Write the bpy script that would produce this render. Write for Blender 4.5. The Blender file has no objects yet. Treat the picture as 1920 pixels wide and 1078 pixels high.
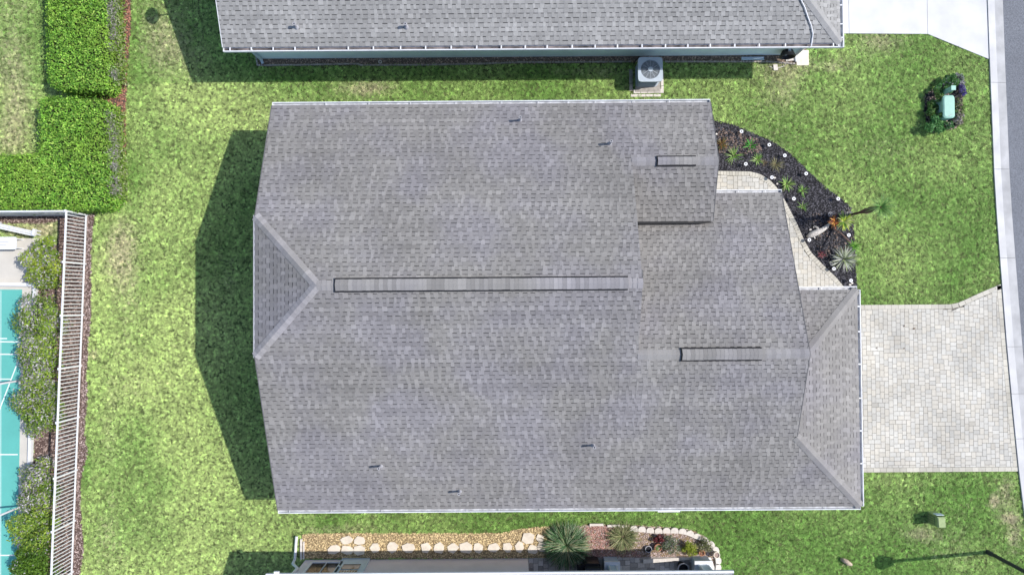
import bpy, math, random
import numpy as np
from mathutils import Vector, Matrix
random.seed(7); rng = np.random.default_rng(7)
S = bpy.context.scene
C = S.collection
R = math.radians

# ------------------------------------------------------------------ camera
HC, FP = 28.0, 1290.0
PITCH, YAW, ROLL = -0.01972, -0.00704, 0.00089
def _rot():
    cx, sx = math.cos(PITCH), math.sin(PITCH); cy, sy = math.cos(ROLL), math.sin(ROLL); cz, sz = math.cos(YAW), math.sin(YAW)
    Rz = np.array([[cz, -sz, 0], [sz, cz, 0], [0, 0, 1]]); Rx = np.array([[1, 0, 0], [0, cx, -sx], [0, sx, cx]])
    Ry = np.array([[cy, 0, sy], [0, 1, 0], [-sy, 0, cy]])
    return Ry @ Rx @ Rz @ np.diag([1.0, -1.0, -1.0])
MR = _rot()
cam = bpy.data.cameras.new('camera'); camo = bpy.data.objects.new('camera', cam); C.objects.link(camo)
cam.sensor_width = 36; cam.lens = 36 * FP / 1920; cam.clip_end = 1000; cam.clip_start = 0.1
m = Matrix.Identity(4)
for i in range(3):
    m[i][0] = MR[0][i]; m[i][1] = -MR[1][i]; m[i][2] = -MR[2][i]
m[2][3] = HC
camo.matrix_world = m
S.camera = camo
def at(px, py, z=0.0):
    """measured point of the photograph -> world point at height z"""
    v = MR.T @ np.array([(px - 960) / FP, (py - 539) / FP, 1.0])
    t = (z - HC) / v[2]
    return (v[0] * t, v[1] * t, z)
def ats(pts, z=0.0): return [at(x, y, z)[:2] for x, y in pts]

# ------------------------------------------------------------------ light
SUN = Vector((0.876, 0.079, 1.0)).normalized()
w = bpy.data.worlds.new('World'); S.world = w; w.use_nodes = True
nt = w.node_tree; nt.nodes.clear()
sky = nt.nodes.new('ShaderNodeTexSky'); sky.sky_type = 'NISHITA'; sky.sun_disc = False
sky.sun_elevation = math.asin(SUN.z); sky.sun_rotation = math.atan2(SUN.x, SUN.y)
bg = nt.nodes.new('ShaderNodeBackground'); bg.inputs['Strength'].default_value = 0.15
wo = nt.nodes.new('ShaderNodeOutputWorld')
nt.links.new(sky.outputs[0], bg.inputs[0]); nt.links.new(bg.outputs[0], wo.inputs[0])
sl = bpy.data.lights.new('sun', 'SUN'); sl.energy = 4.0; sl.angle = R(0.53); sl.color = (1.0, 0.955, 0.89)
so = bpy.data.objects.new('sun', sl); C.objects.link(so); so.rotation_euler = SUN.to_track_quat('Z', 'Y').to_euler()
so.location = (20, 2, 30)
S.view_settings.view_transform = 'Standard'; S.view_settings.look = 'None'
S.view_settings.exposure = 0.27; S.view_settings.gamma = 1; S.view_settings.use_curve_mapping = False

# ------------------------------------------------------------------ materials
def mat(name, col, rough=0.8, noise=0.12, scale=8.0, attr=False, metal=0.0, transl=0.0, tint=None, spec=0.3, bump=0.0,
        scale2=None, noise2=0.0, island=0.0, inst=None):
    """principled material: base colour x vertex attribute x two octaves of noise"""
    M = bpy.data.materials.new(name); M.use_nodes = True
    n = M.node_tree; L = n.links; b = n.nodes['Principled BSDF']
    b.inputs['Roughness'].default_value = rough; b.inputs['Metallic'].default_value = metal
    b.inputs['Specular IOR Level'].default_value = spec
    geo = n.nodes.new('ShaderNodeNewGeometry')
    rgb = n.nodes.new('ShaderNodeRGB'); rgb.outputs[0].default_value = (*col, 1); cur = rgb.outputs[0]
    def mul(a, c, t='MULTIPLY', f=1.0):
        x = n.nodes.new('ShaderNodeMix'); x.data_type = 'RGBA'; x.blend_type = t; x.inputs[0].default_value = f
        L.new(a, x.inputs[6])
        if hasattr(c, 'is_linked'): L.new(c, x.inputs[7])
        else: x.inputs[7].default_value = (*c, 1)
        return x
    if attr:
        a = n.nodes.new('ShaderNodeAttribute'); a.attribute_name = 'col'
        if inst: a.attribute_type = 'INSTANCER'
        cur = mul(cur, a.outputs['Color']).outputs[2]
    def noi(sc, am, cur):
        t = n.nodes.new('ShaderNodeTexNoise'); t.inputs['Scale'].default_value = sc; t.inputs['Detail'].default_value = 5
        L.new(geo.outputs['Position'], t.inputs['Vector'])
        r = n.nodes.new('ShaderNodeMapRange'); r.inputs[1].default_value = 0.3; r.inputs[2].default_value = 0.7
        r.inputs[3].default_value = 1 - am; r.inputs[4].default_value = 1 + am
        L.new(t.outputs[0], r.inputs[0])
        v = n.nodes.new('ShaderNodeCombineColor')
        for k in range(3): L.new(r.outputs[0], v.inputs[k])
        return mul(cur, v.outputs[0]).outputs[2], t
    t = None
    if noise: cur, t = noi(scale, noise, cur)
    if noise2: cur, _ = noi(scale2, noise2, cur)
    if island:
        r = n.nodes.new('ShaderNodeMapRange'); r.inputs[3].default_value = 1 - island; r.inputs[4].default_value = 1 + island
        L.new(geo.outputs['Random Per Island'], r.inputs[0])
        v = n.nodes.new('ShaderNodeCombineColor')
        for k in range(3): L.new(r.outputs[0], v.inputs[k])
        cur = mul(cur, v.outputs[0]).outputs[2]
    if tint:                                   # slow drift towards another weathering colour
        tcol, tsc, tf = tint
        q = n.nodes.new('ShaderNodeTexNoise'); q.inputs['Scale'].default_value = tsc; q.inputs['Detail'].default_value = 3
        L.new(geo.outputs['Position'], q.inputs['Vector'])
        r = n.nodes.new('ShaderNodeMapRange'); r.inputs[1].default_value = 0.42; r.inputs[2].default_value = 0.62; r.inputs[4].default_value = tf
        L.new(q.outputs[0], r.inputs[0])
        x = mul(cur, tcol, 'MULTIPLY'); L.new(r.outputs[0], x.inputs[0]); cur = x.outputs[2]
    L.new(cur, b.inputs['Base Color'])
    if bump and t:
        bp = n.nodes.new('ShaderNodeBump'); bp.inputs['Strength'].default_value = bump; bp.inputs['Distance'].default_value = 0.02
        L.new(t.outputs[0], bp.inputs['Height']); L.new(bp.outputs[0], b.inputs['Normal'])
    if transl:
        tr = n.nodes.new('ShaderNodeBsdfTranslucent'); L.new(cur, tr.inputs[0])
        mx = n.nodes.new('ShaderNodeMixShader'); mx.inputs[0].default_value = transl
        o = n.nodes['Material Output']; L.new(b.outputs[0], mx.inputs[1]); L.new(tr.outputs[0], mx.inputs[2]); L.new(mx.outputs[0], o.inputs[0])
    return M
M = {}
M['grass'] = mat('grass_blade', (1, 1, 1), .6, 0.0, attr=True, transl=.3, spec=.15, inst=True)
M['soil'] = mat('lawn_ground', (.10, .13, .045), .95, .35, 3.0, bump=.4, scale2=22, noise2=.35)
M['leaf'] = mat('leaf', (1, 1, 1), .5, 0, attr=True, transl=.28, spec=.3, island=.12)
M['bark'] = mat('bark', (.16, .12, .09), .9, .3, 30)
M['shingle'] = mat('asphalt_shingle', (.250, .241, .233), .93, .16, 55, attr=True, spec=.1, scale2=.4, noise2=.11, tint=((.955, .955, 1.04), .45, 1.0), bump=.3)
M['shingle2'] = mat('asphalt_shingle_lighter', (.315, .312, .308), .93, .16, 55, attr=True, spec=.1, scale2=.4, noise2=.11, bump=.3)
M['deck'] = mat('roof_underlay', (.12, .12, .125), .95, .2, 20)
M['black'] = mat('black_plastic_and_shade', (.012, .012, .014), .6, .1, 20)
M['white'] = mat('white_painted_metal', (.72, .73, .76), .45, .06, 6)
M['gutter'] = mat('white_gutter', (.70, .71, .74), .5, .12, 2.5)
M['gutterin'] = mat('gutter_floor', (.46, .47, .50), .6, .35, 5)
M['dirtgut'] = mat('dirty_gutter_floor', (.16, .14, .14), .8, .75, 3)
M['wallblue'] = mat('pale_blue_stucco', (.72, .87, .90), .85, .06, 1.6, scale2=30, noise2=.04)
M['wallpink'] = mat('pale_mauve_stucco', (.72, .66, .71), .85, .05, 2, scale2=30, noise2=.04)
M['wallbeige'] = mat('beige_stucco', (.50, .46, .40), .85, .06, 2)
M['trimblue'] = mat('pale_blue_trim', (.50, .60, .68), .6, .05, 6)
M['concrete'] = mat('light_concrete', (.60, .60, .615), .85, .10, 1.1, scale2=60, noise2=.05, bump=.1)
M['kerb'] = mat('kerb_concrete', (.52, .52, .53), .85, .13, 1.2, scale2=70, noise2=.08, bump=.1)
M['kerb2'] = mat('kerb_gutter_concrete', (.41, .41, .42), .85, .18, 1.5, scale2=70, noise2=.10, bump=.1)
M['asphalt'] = mat('road_asphalt', (.165, .175, .20), .9, .42, 38, scale2=.6, noise2=.07, bump=.5)
M['paver'] = mat('light_paver', (.515, .493, .445), .85, .07, 30, attr=True, scale2=.6, noise2=.13)
M['joint'] = mat('sand_joint', (.20, .185, .165), .95, .2, 10)
M['patio'] = mat('grey_tumbled_paver', (.42, .39, .37), .85, .15, 30, attr=True)
M['mulch_r'] = mat('red_mulch', (.10, .065, .055), .95, .35, 25)
M['mulch_chip_r'] = mat('red_mulch_chip', (.30, .225, .195), .9, 0, island=.55)
M['mulch_b'] = mat('black_mulch', (.018, .018, .022), .95, .4, 25)
M['mulch_chip_b'] = mat('black_mulch_chip', (.06, .058, .068), .8, 0, island=.9)
M['rock_brown'] = mat('brown_rock', (.36, .27, .21), .8, 0, island=.75)
M['rock_gold'] = mat('golden_rock', (.62, .48, .27), .75, 0, island=.55)
M['rock_mix'] = mat('pink_grey_rock', (.42, .33, .31), .75, 0, island=.6)
M['rock_red'] = mat('red_lava_rock', (.36, .20, .17), .8, 0, island=.6)
M['bed_gold'] = mat('gravel_bed', (.25, .18, .10), .95, .5, 30)
M['flag'] = mat('flagstone', (.72, .64, .54), .8, .12, 5, bump=.2)
M['edge'] = mat('edging_stone', (.66, .61, .56), .8, .12, 9, bump=.2)
M['edgeold'] = mat('old_edging_stone', (.36, .33, .30), .9, .3, 9)
M['teal'] = mat('teal_court_paint', (.115, .43, .385), .55, .05, .7, scale2=9, noise2=.02)
M['line'] = mat('white_line_paint', (.72, .78, .76), .6, .08, 12)
M['glass'] = mat('dark_window_glass', (.02, .022, .026), .12, .1, 2, spec=.6)
M['acmetal'] = mat('grey_blue_metal', (.47, .53, .60), .5, .06, 6)
M['acdark'] = mat('condenser_grille', (.11, .12, .135), .5, .2, 20)
M['transformer'] = mat('pale_green_paint', (.30, .52, .44), .5, .06, 5)
M['boxgreen'] = mat('faded_green_box', (.22, .30, .13), .7, .12, 9)
M['boxlid'] = mat('faded_box_lid', (.30, .38, .18), .7, .12, 9)
M['lamp'] = mat('dark_grey_lamp_post', (.03, .034, .04), .5, .1, 9)
M['terra'] = mat('terracotta', (.42, .19, .11), .8, .15, 9)
M['blackpot'] = mat('dark_pot', (.02, .02, .022), .35, .1, 9)
M['wood'] = mat('weathered_driftwood', (.50, .47, .44), .9, .35, 14, bump=.4)
M['stump'] = mat('cut_stump_wood', (.42, .34, .26), .9, .4, 18, bump=.4)
M['lead'] = mat('lead_flashing', (.36, .36, .39), .6, .15, 12)
M['frond'] = mat('frond', (1, 1, 1), .5, 0, attr=True, transl=.2, spec=.3, island=.15)
M['flower'] = mat('purple_flower', (.20, .11, .42), .6, 0, island=.3)
M['darkjoint'] = mat('dark_joint', (.06, .06, .06), .95, .2, 10)
M['print'] = mat('grey_print', (.22, .23, .25), .8, .1, 9)

# ------------------------------------------------------------------ mesh helpers
class MB:
    def __init__(s): s.v = []; s.f = []; s.c = []
    def quad(s, a, b, c, d, col=None):
        k = len(s.v); s.v += [tuple(a), tuple(b), tuple(c), tuple(d)]; s.f.append((k, k + 1, k + 2, k + 3)); s.c.append(col)
    def poly(s, pts, col=None):
        k = len(s.v); s.v += [tuple(p) for p in pts]; s.f.append(tuple(range(k, k + len(pts)))); s.c.append(col)
    def hexa(s, P, col=None):
        k = len(s.v); s.v += [tuple(p) for p in P]
        for q in ((0, 3, 2, 1), (4, 5, 6, 7), (0, 1, 5, 4), (1, 2, 6, 5), (2, 3, 7, 6), (3, 0, 4, 7)):
            s.f.append(tuple(k + i for i in q)); s.c.append(col)
    def box(s, cx, cy, cz, sx, sy, sz, rz=0, col=None):
        c, sn = math.cos(rz), math.sin(rz); P = []
        for z in (-.5, .5):
            for x, y in ((-.5, -.5), (.5, -.5), (.5, .5), (-.5, .5)):
                X, Y = x * sx, y * sy; P.append((cx + X * c - Y * sn, cy + X * sn + Y * c, cz + z * sz))
        s.hexa(P, col); return s
    def prism(s, pts, z0, z1, col=None):
        n = len(pts); k = len(s.v)
        a = sum(pts[i][0] * pts[(i + 1) % n][1] - pts[(i + 1) % n][0] * pts[i][1] for i in range(n))
        if a < 0: pts = pts[::-1]
        s.v += [(p[0], p[1], z0) for p in pts] + [(p[0], p[1], z1) for p in pts]
        s.f.append(tuple(k + i for i in range(n))[::-1]); s.f.append(tuple(k + n + i for i in range(n))); s.c += [col, col]
        for i in range(n):
            j = (i + 1) % n; s.f.append((k + i, k + j, k + n + j, k + n + i)); s.c.append(col)
        return s
    def tube(s, pts, r, n=8, col=None, cap=True):
        pts = [Vector(p) for p in pts]; rs = r if isinstance(r, (list, tuple)) else [r] * len(pts); k = len(s.v)
        for i, p in enumerate(pts):
            d = (pts[min(i + 1, len(pts) - 1)] - pts[max(i - 1, 0)]).normalized()
            a = d.orthogonal().normalized(); b = d.cross(a)
            if i and a.dot(pa) < 0: a = -a; b = -b
            if i:
                a = (pa - d * pa.dot(d)).normalized(); b = d.cross(a)
            pa = a
            for j in range(n):
                t = 2 * math.pi * j / n; s.v.append(tuple(p + (a * math.cos(t) + b * math.sin(t)) * rs[i]))
        for i in range(len(pts) - 1):
            for j in range(n):
                q = (j + 1) % n; s.f.append((k + i * n + j, k + i * n + q, k + (i + 1) * n + q, k + (i + 1) * n + j)); s.c.append(col)
        if cap:
            s.f.append(tuple(k + j for j in range(n))[::-1]); e = k + (len(pts) - 1) * n
            s.f.append(tuple(e + j for j in range(n))); s.c += [col, col]
        return s
    def ring(s, cx, cy, z, r0, r1, h, n=16):
        k = len(s.v)
        for j in range(n):
            t = 2 * math.pi * j / n; c, q = math.cos(t), math.sin(t)
            s.v += [(cx + r1 * c, cy + r1 * q, z), (cx + r1 * c, cy + r1 * q, z + h), (cx + r0 * c, cy + r0 * q, z + h), (cx + r0 * c, cy + r0 * q, z)]
        for j in range(n):
            a, b = k + 4 * j, k + 4 * ((j + 1) % n)
            for e in range(4): s.f.append((a + e, b + e, b + (e + 1) % 4, a + (e + 1) % 4)); s.c.append(None)
        return s
    def mesh(s, name, material):
        me = bpy.data.meshes.new(name); me.from_pydata(s.v, [], s.f); me.materials.append(material)
        if any(c is not None for c in s.c):
            at_ = me.attributes.new('col', 'FLOAT_COLOR', 'CORNER'); buf = []
            for f, c in zip(s.f, s.c):
                c = c if c is not None else 1.0
                c = (c, c, c, 1) if isinstance(c, float) else (*c, 1)
                buf += list(c) * len(f)
            at_.data.foreach_set('color', buf)
        me.update(); return me
    def build(s, name, material, parent=None, loc=None):
        return link(name, s.mesh(name, material), parent, loc)
def link(name, me, parent=None, loc=None):
    o = bpy.data.objects.new(name, me); C.objects.link(o)
    if loc is not None: o.location = loc
    if parent is not None: o.parent = parent
    return o
def smooth(o):
    o.data.polygons.foreach_set('use_smooth', [True] * len(o.data.polygons)); return o
def tag(o, label=None, cat=None, group=None, kind=None):
    if label: o['label'] = label
    if cat: o['category'] = cat
    if group: o['group'] = group
    if kind: o['kind'] = kind
    return o
def thing(name, label, cat, loc=(0, 0, 0), group=None):
    """world-aligned empty; children are given in local coordinates"""
    o = bpy.data.objects.new(name, None); C.objects.link(o); o.location = loc; o.empty_display_size = .2
    return tag(o, label, cat, group)
def npmesh(name, V, F, material, cols=None, parent=None, smooth_=False):
    """V (n,3), F (m,k) index array"""
    me = bpy.data.meshes.new(name); n, k = F.shape
    me.vertices.add(len(V)); me.vertices.foreach_set('co', V.astype(np.float32).ravel())
    me.loops.add(n * k); me.loops.foreach_set('vertex_index', F.astype(np.int32).ravel())
    me.polygons.add(n); me.polygons.foreach_set('loop_start', np.arange(0, n * k, k, dtype=np.int32))
    me.update(calc_edges=True); me.materials.append(material)
    if cols is not None:
        a = me.attributes.new('col', 'FLOAT_COLOR', 'CORNER')
        c4 = np.ones((n, k, 4), np.float32); c4[:, :, :3] = cols[:, None, :]; a.data.foreach_set('color', c4.ravel())
    return link(name, me, parent)
def inpoly(P, poly):
    x, y = P[:, 0], P[:, 1]; r = np.zeros(len(P), bool); n = len(poly); j = n - 1
    for i in range(n):
        xi, yi = poly[i]; xj, yj = poly[j]
        if yi != yj:
            r ^= ((yi > y) != (yj > y)) & (x < (xj - xi) * (y - yi) / (yj - yi) + xi)
        j = i
    return r
def sample(poly, dens):
    a = np.array(poly); lo, hi = a.min(0), a.max(0); n = int((hi[0] - lo[0]) * (hi[1] - lo[1]) * dens)
    P = rng.random((n, 2)) * (hi - lo) + lo; return P[inpoly(P, poly)]
def vnoise(P, cell, seed, oct=3):
    out = np.zeros(len(P)); amp = 1.0; tot = 0
    for o in range(oct):
        g = np.random.default_rng(seed + o).random((256, 256)); q = P / cell + 60.37; i = np.floor(q).astype(int); f = q - i; f = f * f * (3 - 2 * f)
        i %= 255; a = g[i[:, 0], i[:, 1]]; b = g[i[:, 0] + 1, i[:, 1]]; c = g[i[:, 0], i[:, 1] + 1]; d = g[i[:, 0] + 1, i[:, 1] + 1]
        out += amp * ((a * (1 - f[:, 0]) + b * f[:, 0]) * (1 - f[:, 1]) + (c * (1 - f[:, 0]) + d * f[:, 0]) * f[:, 1]); tot += amp; amp *= .5; cell /= 2.1
    return out / tot
def leaves(P, N, size, cols, name, parent, material=None, aspect=.55, tilt=.75):
    """one folded leaf (2 triangles) at each point of P, loosely facing N"""
    n = len(P); nn = N + rng.normal(0, tilt, (n, 3)); nn /= np.linalg.norm(nn, axis=1)[:, None]
    a = rng.normal(0, 1, (n, 3)); a -= nn * (a * nn).sum(1)[:, None]; a /= np.linalg.norm(a, axis=1)[:, None]; b = np.cross(nn, a)
    s = size * (.65 + .7 * rng.random((n, 1)))
    V = np.empty((n, 4, 3)); V[:, 0] = P - a * s * .5; V[:, 1] = P + b * s * aspect * .5 + nn * s * .08
    V[:, 2] = P + a * s * .5; V[:, 3] = P - b * s * aspect * .5 + nn * s * .08
    k = np.arange(n)[:, None] * 4; F = np.concatenate([k + [[0, 1, 2]], k + [[0, 2, 3]]], 1).reshape(-1, 3)
    cc = np.repeat(cols, 2, 0)
    o = npmesh(name, V.reshape(-1, 3), F, material or M['leaf'], cc, parent)
    return o
def pick(cols, n, p=None, jit=.18):
    c = np.array(cols)[rng.choice(len(cols), n, p=p)]; return c * (1 + rng.normal(0, jit, (n, 1))).clip(.4, 1.7)
def chips(poly, dens, size, name, material, parent, z=.01, holes=(), thick=.5):
    """loose chips or pebbles as low stones (octahedra), joined: nobody could count them"""
    P = sample(poly, dens)
    for h in holes: P = P[~inpoly(P, h)]
    n = len(P); s = size * (.5 + rng.random((n, 1)) * .9); th = rng.random(n) * 6.28
    ax = np.stack([np.cos(th), np.sin(th), rng.normal(0, .15, n)], 1); ay = np.stack([-np.sin(th), np.cos(th), rng.normal(0, .15, n)], 1)
    asp = (.4 + .5 * rng.random((n, 1)))
    c = np.concatenate([P, (z + s[:, 0] * thick * .3)[:, None]], 1); up = np.array([0, 0, 1.0])
    V = np.empty((n, 5, 3)); V[:, 0] = c - ax * s * .5; V[:, 1] = c + ay * s * asp * .5; V[:, 2] = c + ax * s * .5; V[:, 3] = c - ay * s * asp * .5
    V[:, 4] = c + up * s * thick * .5 + ax * s * .1 * rng.normal(0, 1, (n, 1))
    k = np.arange(n)[:, None] * 5
    F = np.concatenate([k + [[0, 4, 1]], k + [[1, 4, 2]], k + [[2, 4, 3]], k + [[3, 4, 0]]], 1).reshape(-1, 3)[:, ::-1]
    o = npmesh(name, V.reshape(-1, 3), F, material, None, parent); o['kind'] = 'stuff'; return o
def blades(n, base, length, width, cols, name, parent, spread=(.2, 1.3), droop=.6, seg=3, r0=.03, material=None, az=None, lift=0):
    """arching strap leaves from a centre"""
    V = []; F = []; cc = []
    for i in range(n):
        th = random.random() * 6.283 if az is None else random.uniform(*az); el = random.uniform(*spread); L = length * random.uniform(.65, 1.1)
        d = np.array([math.cos(th), math.sin(th)]); p = np.array([*(np.array(base[:2]) + d * r0 * random.random()), base[2] + lift]); w_ = width * random.uniform(.7, 1.2)
        side = np.array([-d[1], d[0], 0]); k = len(V)
        for s in range(seg + 1):
            ww = w_ * (1 - (s / seg) ** 1.6) * (.7 + .3 * min(1, s)) + .002
            V += [p - side * ww / 2, p + side * ww / 2]
            st = L / seg; e = el - droop * (s / seg); p = p + np.array([d[0] * math.cos(e), d[1] * math.cos(e), math.sin(e)]) * st
            p[2] = max(p[2], base[2] + .015)
        c = np.array(random.choice(cols)) * random.uniform(.75, 1.25)
        for s in range(seg): a = k + 2 * s; F.append((a, a + 1, a + 3, a + 2)); cc.append(c)
    return npmesh(name, np.array(V), np.array(F), material or M['frond'], np.array(cc), parent)

# ================================================================== THE SETTING
def sheet(name, poly, z, material, **kw):
    b = MB(); b.poly([(x, y, z) for x, y in (poly if sum(poly[i][0] * poly[(i + 1) % len(poly)][1] - poly[(i + 1) % len(poly)][0] * poly[i][1] for i in range(len(poly))) > 0 else poly[::-1])])
    o = b.build(name, material); tag(o, kind='structure', **kw); return o
sheet('ground', [(-300, -300), (300, -300), (300, 300), (-300, 300)], 0.0, M['soil'])

KL = [(-500, 1847), (-80, 1848), (0, 1849.5), (100, 1853), (200, 1857), (326, 1862), (400, 1866.5), (500, 1874), (640, 1885), (770, 1897), (880, 1908), (948, 1916.5), (1078, 1934), (1300, 1968), (1700, 2050)]
kerbL = [at(x, y)[:2] for y, x in KL]
def offset(line, d):
    out = []
    for i, p in enumerate(line):
        a = line[max(i - 1, 0)]; b = line[min(i + 1, len(line) - 1)]; t = Vector((b[0] - a[0], b[1] - a[1])).normalized()
        out.append((p[0] - t.y * d, p[1] + t.x * d))
    return out
def kerb_at(y):
    for (x0, y0), (x1, y1) in zip(kerbL, kerbL[1:]):
        if min(y0, y1) <= y <= max(y0, y1): t = (y - y0) / (y1 - y0); return x0 + (x1 - x0) * t
    return kerbL[-1][0]
# kerb sections: sloped back strip + gutter pan
kerb = MB(); kerb.prism(kerbL + offset(kerbL, .66)[::-1], .001, .01); kerb = tag(kerb.build('kerb', M['darkjoint']), kind='structure')
JY = [-420, -330, -170, -6, 156, 318, 484, 650, 738, 822, 975, 1130, 1290, 1450]
def dense(line, ya, yb):
    ys = sorted({ya, yb} | {p[1] for p in line if min(ya, yb) < p[1] < max(ya, yb)}); return ys
for a, b_ in zip(JY, JY[1:]):
    yb, ya = at(1860, a)[1] - .006, at(1860, b_)[1] + .006
    ys = dense(kerbL, ya, yb); L0 = [(kerb_at(y), y) for y in ys]
    L1, L2 = [(x + .30, y) for x, y in L0], [(x + .655, y) for x, y in L0]
    for nm, A, B, za, zb, mt in (('kerb_back', L0, L1, .085, .05, 'kerb'), ('kerb_pan', L1, L2, .048, .025, 'kerb2')):
        k = MB(); n = len(A)
        for i in range(n - 1):
            k.hexa([(*A[i], .004), (*B[i], .004), (*B[i + 1], .004), (*A[i + 1], .004), (*A[i], za), (*B[i], zb), (*B[i + 1], zb), (*A[i + 1], za)])
        o = k.build('kerb_section' if nm == 'kerb_back' else 'gutter_pan', M[mt], kerb)
roadL = offset(kerbL, .655)
sheet('road', [(roadL[0][0], 250)] + roadL + [(roadL[-1][0] + 9, -250), (45, -250), (45, 250)], .012, M['asphalt'])

# ---- concrete driveway of the north house (three cast slabs)
cy0 = 40.0
xj = at(1737, 0)[0]; xk = lambda y: kerb_at(y) - .012
yb1 = at(1590, 64)[1]; yb2 = at(1737, 65)[1]; yb3 = at(1851, 112)[1]
drive_n = sheet('concrete_driveway', [(at(1560, 0)[0], yb1 - .01), (xj, yb2 - .01), (xk(yb3), yb3 - .02), (xk(20), 20), (at(1560, 0)[0], 20)], .008, M['darkjoint'])
for poly in ([(at(1560, 0)[0], yb1), (at(1590, 0)[0] - .008, yb1), (at(1590, 0)[0] - .008, 20), (at(1560, 0)[0], 20)],
             [(at(1590, 0)[0] + .008, yb1), (xj - .008, yb2), (xj - .008, 20), (at(1590, 0)[0] + .008, 20)],
             [(xj + .008, yb2 - .002), (xk(yb3), yb3), (xk(13) - .02, 13), (xk(13) - .02, 20), (xj + .008, 20)]):
    MB().prism(poly, .009, .05).build('slab', M['concrete'], drive_n)

# ---- paver areas
U = .087
def pave(poly, parent, material, limit, zt=.045, u=U, shade=(.91, 1.06), seed=3, gap=.012, order=None, part='paver', holes=()):
    rr = random.Random(seed); a = np.array(poly); lo, hi = a.min(0) - u * 3, a.max(0) + u * 3
    nx, ny = int((hi[0] - lo[0]) / u) + 2, int((hi[1] - lo[1]) / u) + 2; occ = np.zeros((nx, ny), bool); out = []; own = {}
    for j in range(ny):
        i = 0
        while i < nx:
            if occ[i, j]: i += 1; continue
            opts = [(3, 2), (2, 3), (2, 3), (2, 2), (3, 2)]; rr.shuffle(opts); done = False
            bl = own.get((i, j - 1)); lf = own.get((i - 1, j))
            opts.sort(key=lambda o: (bl is not None and bl[0] == i and bl[2] == o[0]) * 2 + (lf is not None and lf[1] == j and lf[3] == o[1] and o[1] == 3) + rr.random() * .9)
            for w_, h_ in opts + [(2, 2), (1, 3), (1, 2), (1, 1), (2, 1)]:
                if i + w_ > nx or j + h_ > ny or occ[i:i + w_, j:j + h_].any(): continue
                e = i + w_
                if w_ > 1 and e < nx - 1 and not occ[e, j] and occ[e + 1, j]: continue
                occ[i:e, j:j + h_] = True; own.update({(ii, jj): (i, j, w_, h_) for ii in range(i, e) for jj in range(j, j + h_)}); out.append((lo[0] + i * u, lo[1] + j * u, w_ * u, h_ * u)); done = True; break
            i += 1
    big = []
    for x, y, w_, h_ in out:
        r = [(x + gap / 2, y + gap / 2), (x + w_ - gap / 2, y + gap / 2), (x + w_ - gap / 2, y + h_ - gap / 2), (x + gap / 2, y + h_ - gap / 2)]
        ins = inpoly(np.array(r), poly)
        if any(inpoly(np.array(r), h).any() for h in holes): continue
        if ins.all(): big.append((x, y, w_, h_, r))
        elif ins.any():
            cl = clip(r, poly)
            if cl and len(cl) > 2: big.append((x, y, 0, 0, cl))
    key = order or (lambda b: -b[2] * b[3]); big.sort(key=key)
    cache = {}; stuff = MB()
    for n, (x, y, w_, h_, r) in enumerate(big):
        c = rr.choice([shade[0], (shade[0] * 2 + shade[1]) / 3, 1.0, 1.0, shade[1]]); hue = rr.choice([(1, 1, 1), (1.0, .985, .96), (.985, 1, 1.02)])
        if rr.random() < .03: c *= .88
        col = tuple(round(c * h, 3) for h in hue); dz = rr.choice([0, .002, .004])
        if n < limit and w_:
            kk = (round(w_, 4), round(h_, 4), col, dz)
            if kk not in cache:
                mb = MB(); mb.box(0, 0, zt / 2 + .004 + dz / 2, w_ - gap, h_ - gap, zt - .008 + dz, col=col)
                mb.f.pop(0); mb.c.pop(0); cache[kk] = mb.mesh('paver', material)
            link(part, cache[kk], parent, (x + w_ / 2, y + h_ / 2, 0))
        else:
            k = len(stuff.v); m_ = len(r); ar = sum(r[i][0] * r[(i + 1) % m_][1] - r[(i + 1) % m_][0] * r[i][1] for i in range(m_))
            if ar < 0: r = r[::-1]
            stuff.prism(r, .006, zt + dz, col)
    if stuff.v: tag(stuff.build(part, material, parent), kind='stuff')
def clip(sub, poly):
    """convex piece ∩ (locally convex) polygon: Sutherland-Hodgman against edges near the piece"""
    n = len(poly); ar = sum(poly[i][0] * poly[(i + 1) % n][1] - poly[(i + 1) % n][0] * poly[i][1] for i in range(n))
    P = poly if ar > 0 else poly[::-1]; out = list(sub); cx = sum(p[0] for p in sub) / 4; cy = sum(p[1] for p in sub) / 4
    for i in range(n):
        a, b = P[i], P[(i + 1) % n]; dx, dy = b[0] - a[0], b[1] - a[1]; L = math.hypot(dx, dy)
        if L < 1e-6: continue
        t = max(0, min(1, ((cx - a[0]) * dx + (cy - a[1]) * dy) / L / L)); q = math.hypot(a[0] + dx * t - cx, a[1] + dy * t - cy)
        if q > .25: continue
        f = lambda p: dx * (p[1] - a[1]) - dy * (p[0] - a[0]); new = []
        for k in range(len(out)):
            p, r = out[k], out[(k + 1) % len(out)]; fp, fr = f(p), f(r)
            if fp >= 0: new.append(p)
            if (fp >= 0) != (fr >= 0): s = fp / (fp - fr); new.append((p[0] + (r[0] - p[0]) * s, p[1] + (r[1] - p[1]) * s))
        out = new
        if len(out) < 3: return None
    return out
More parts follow.
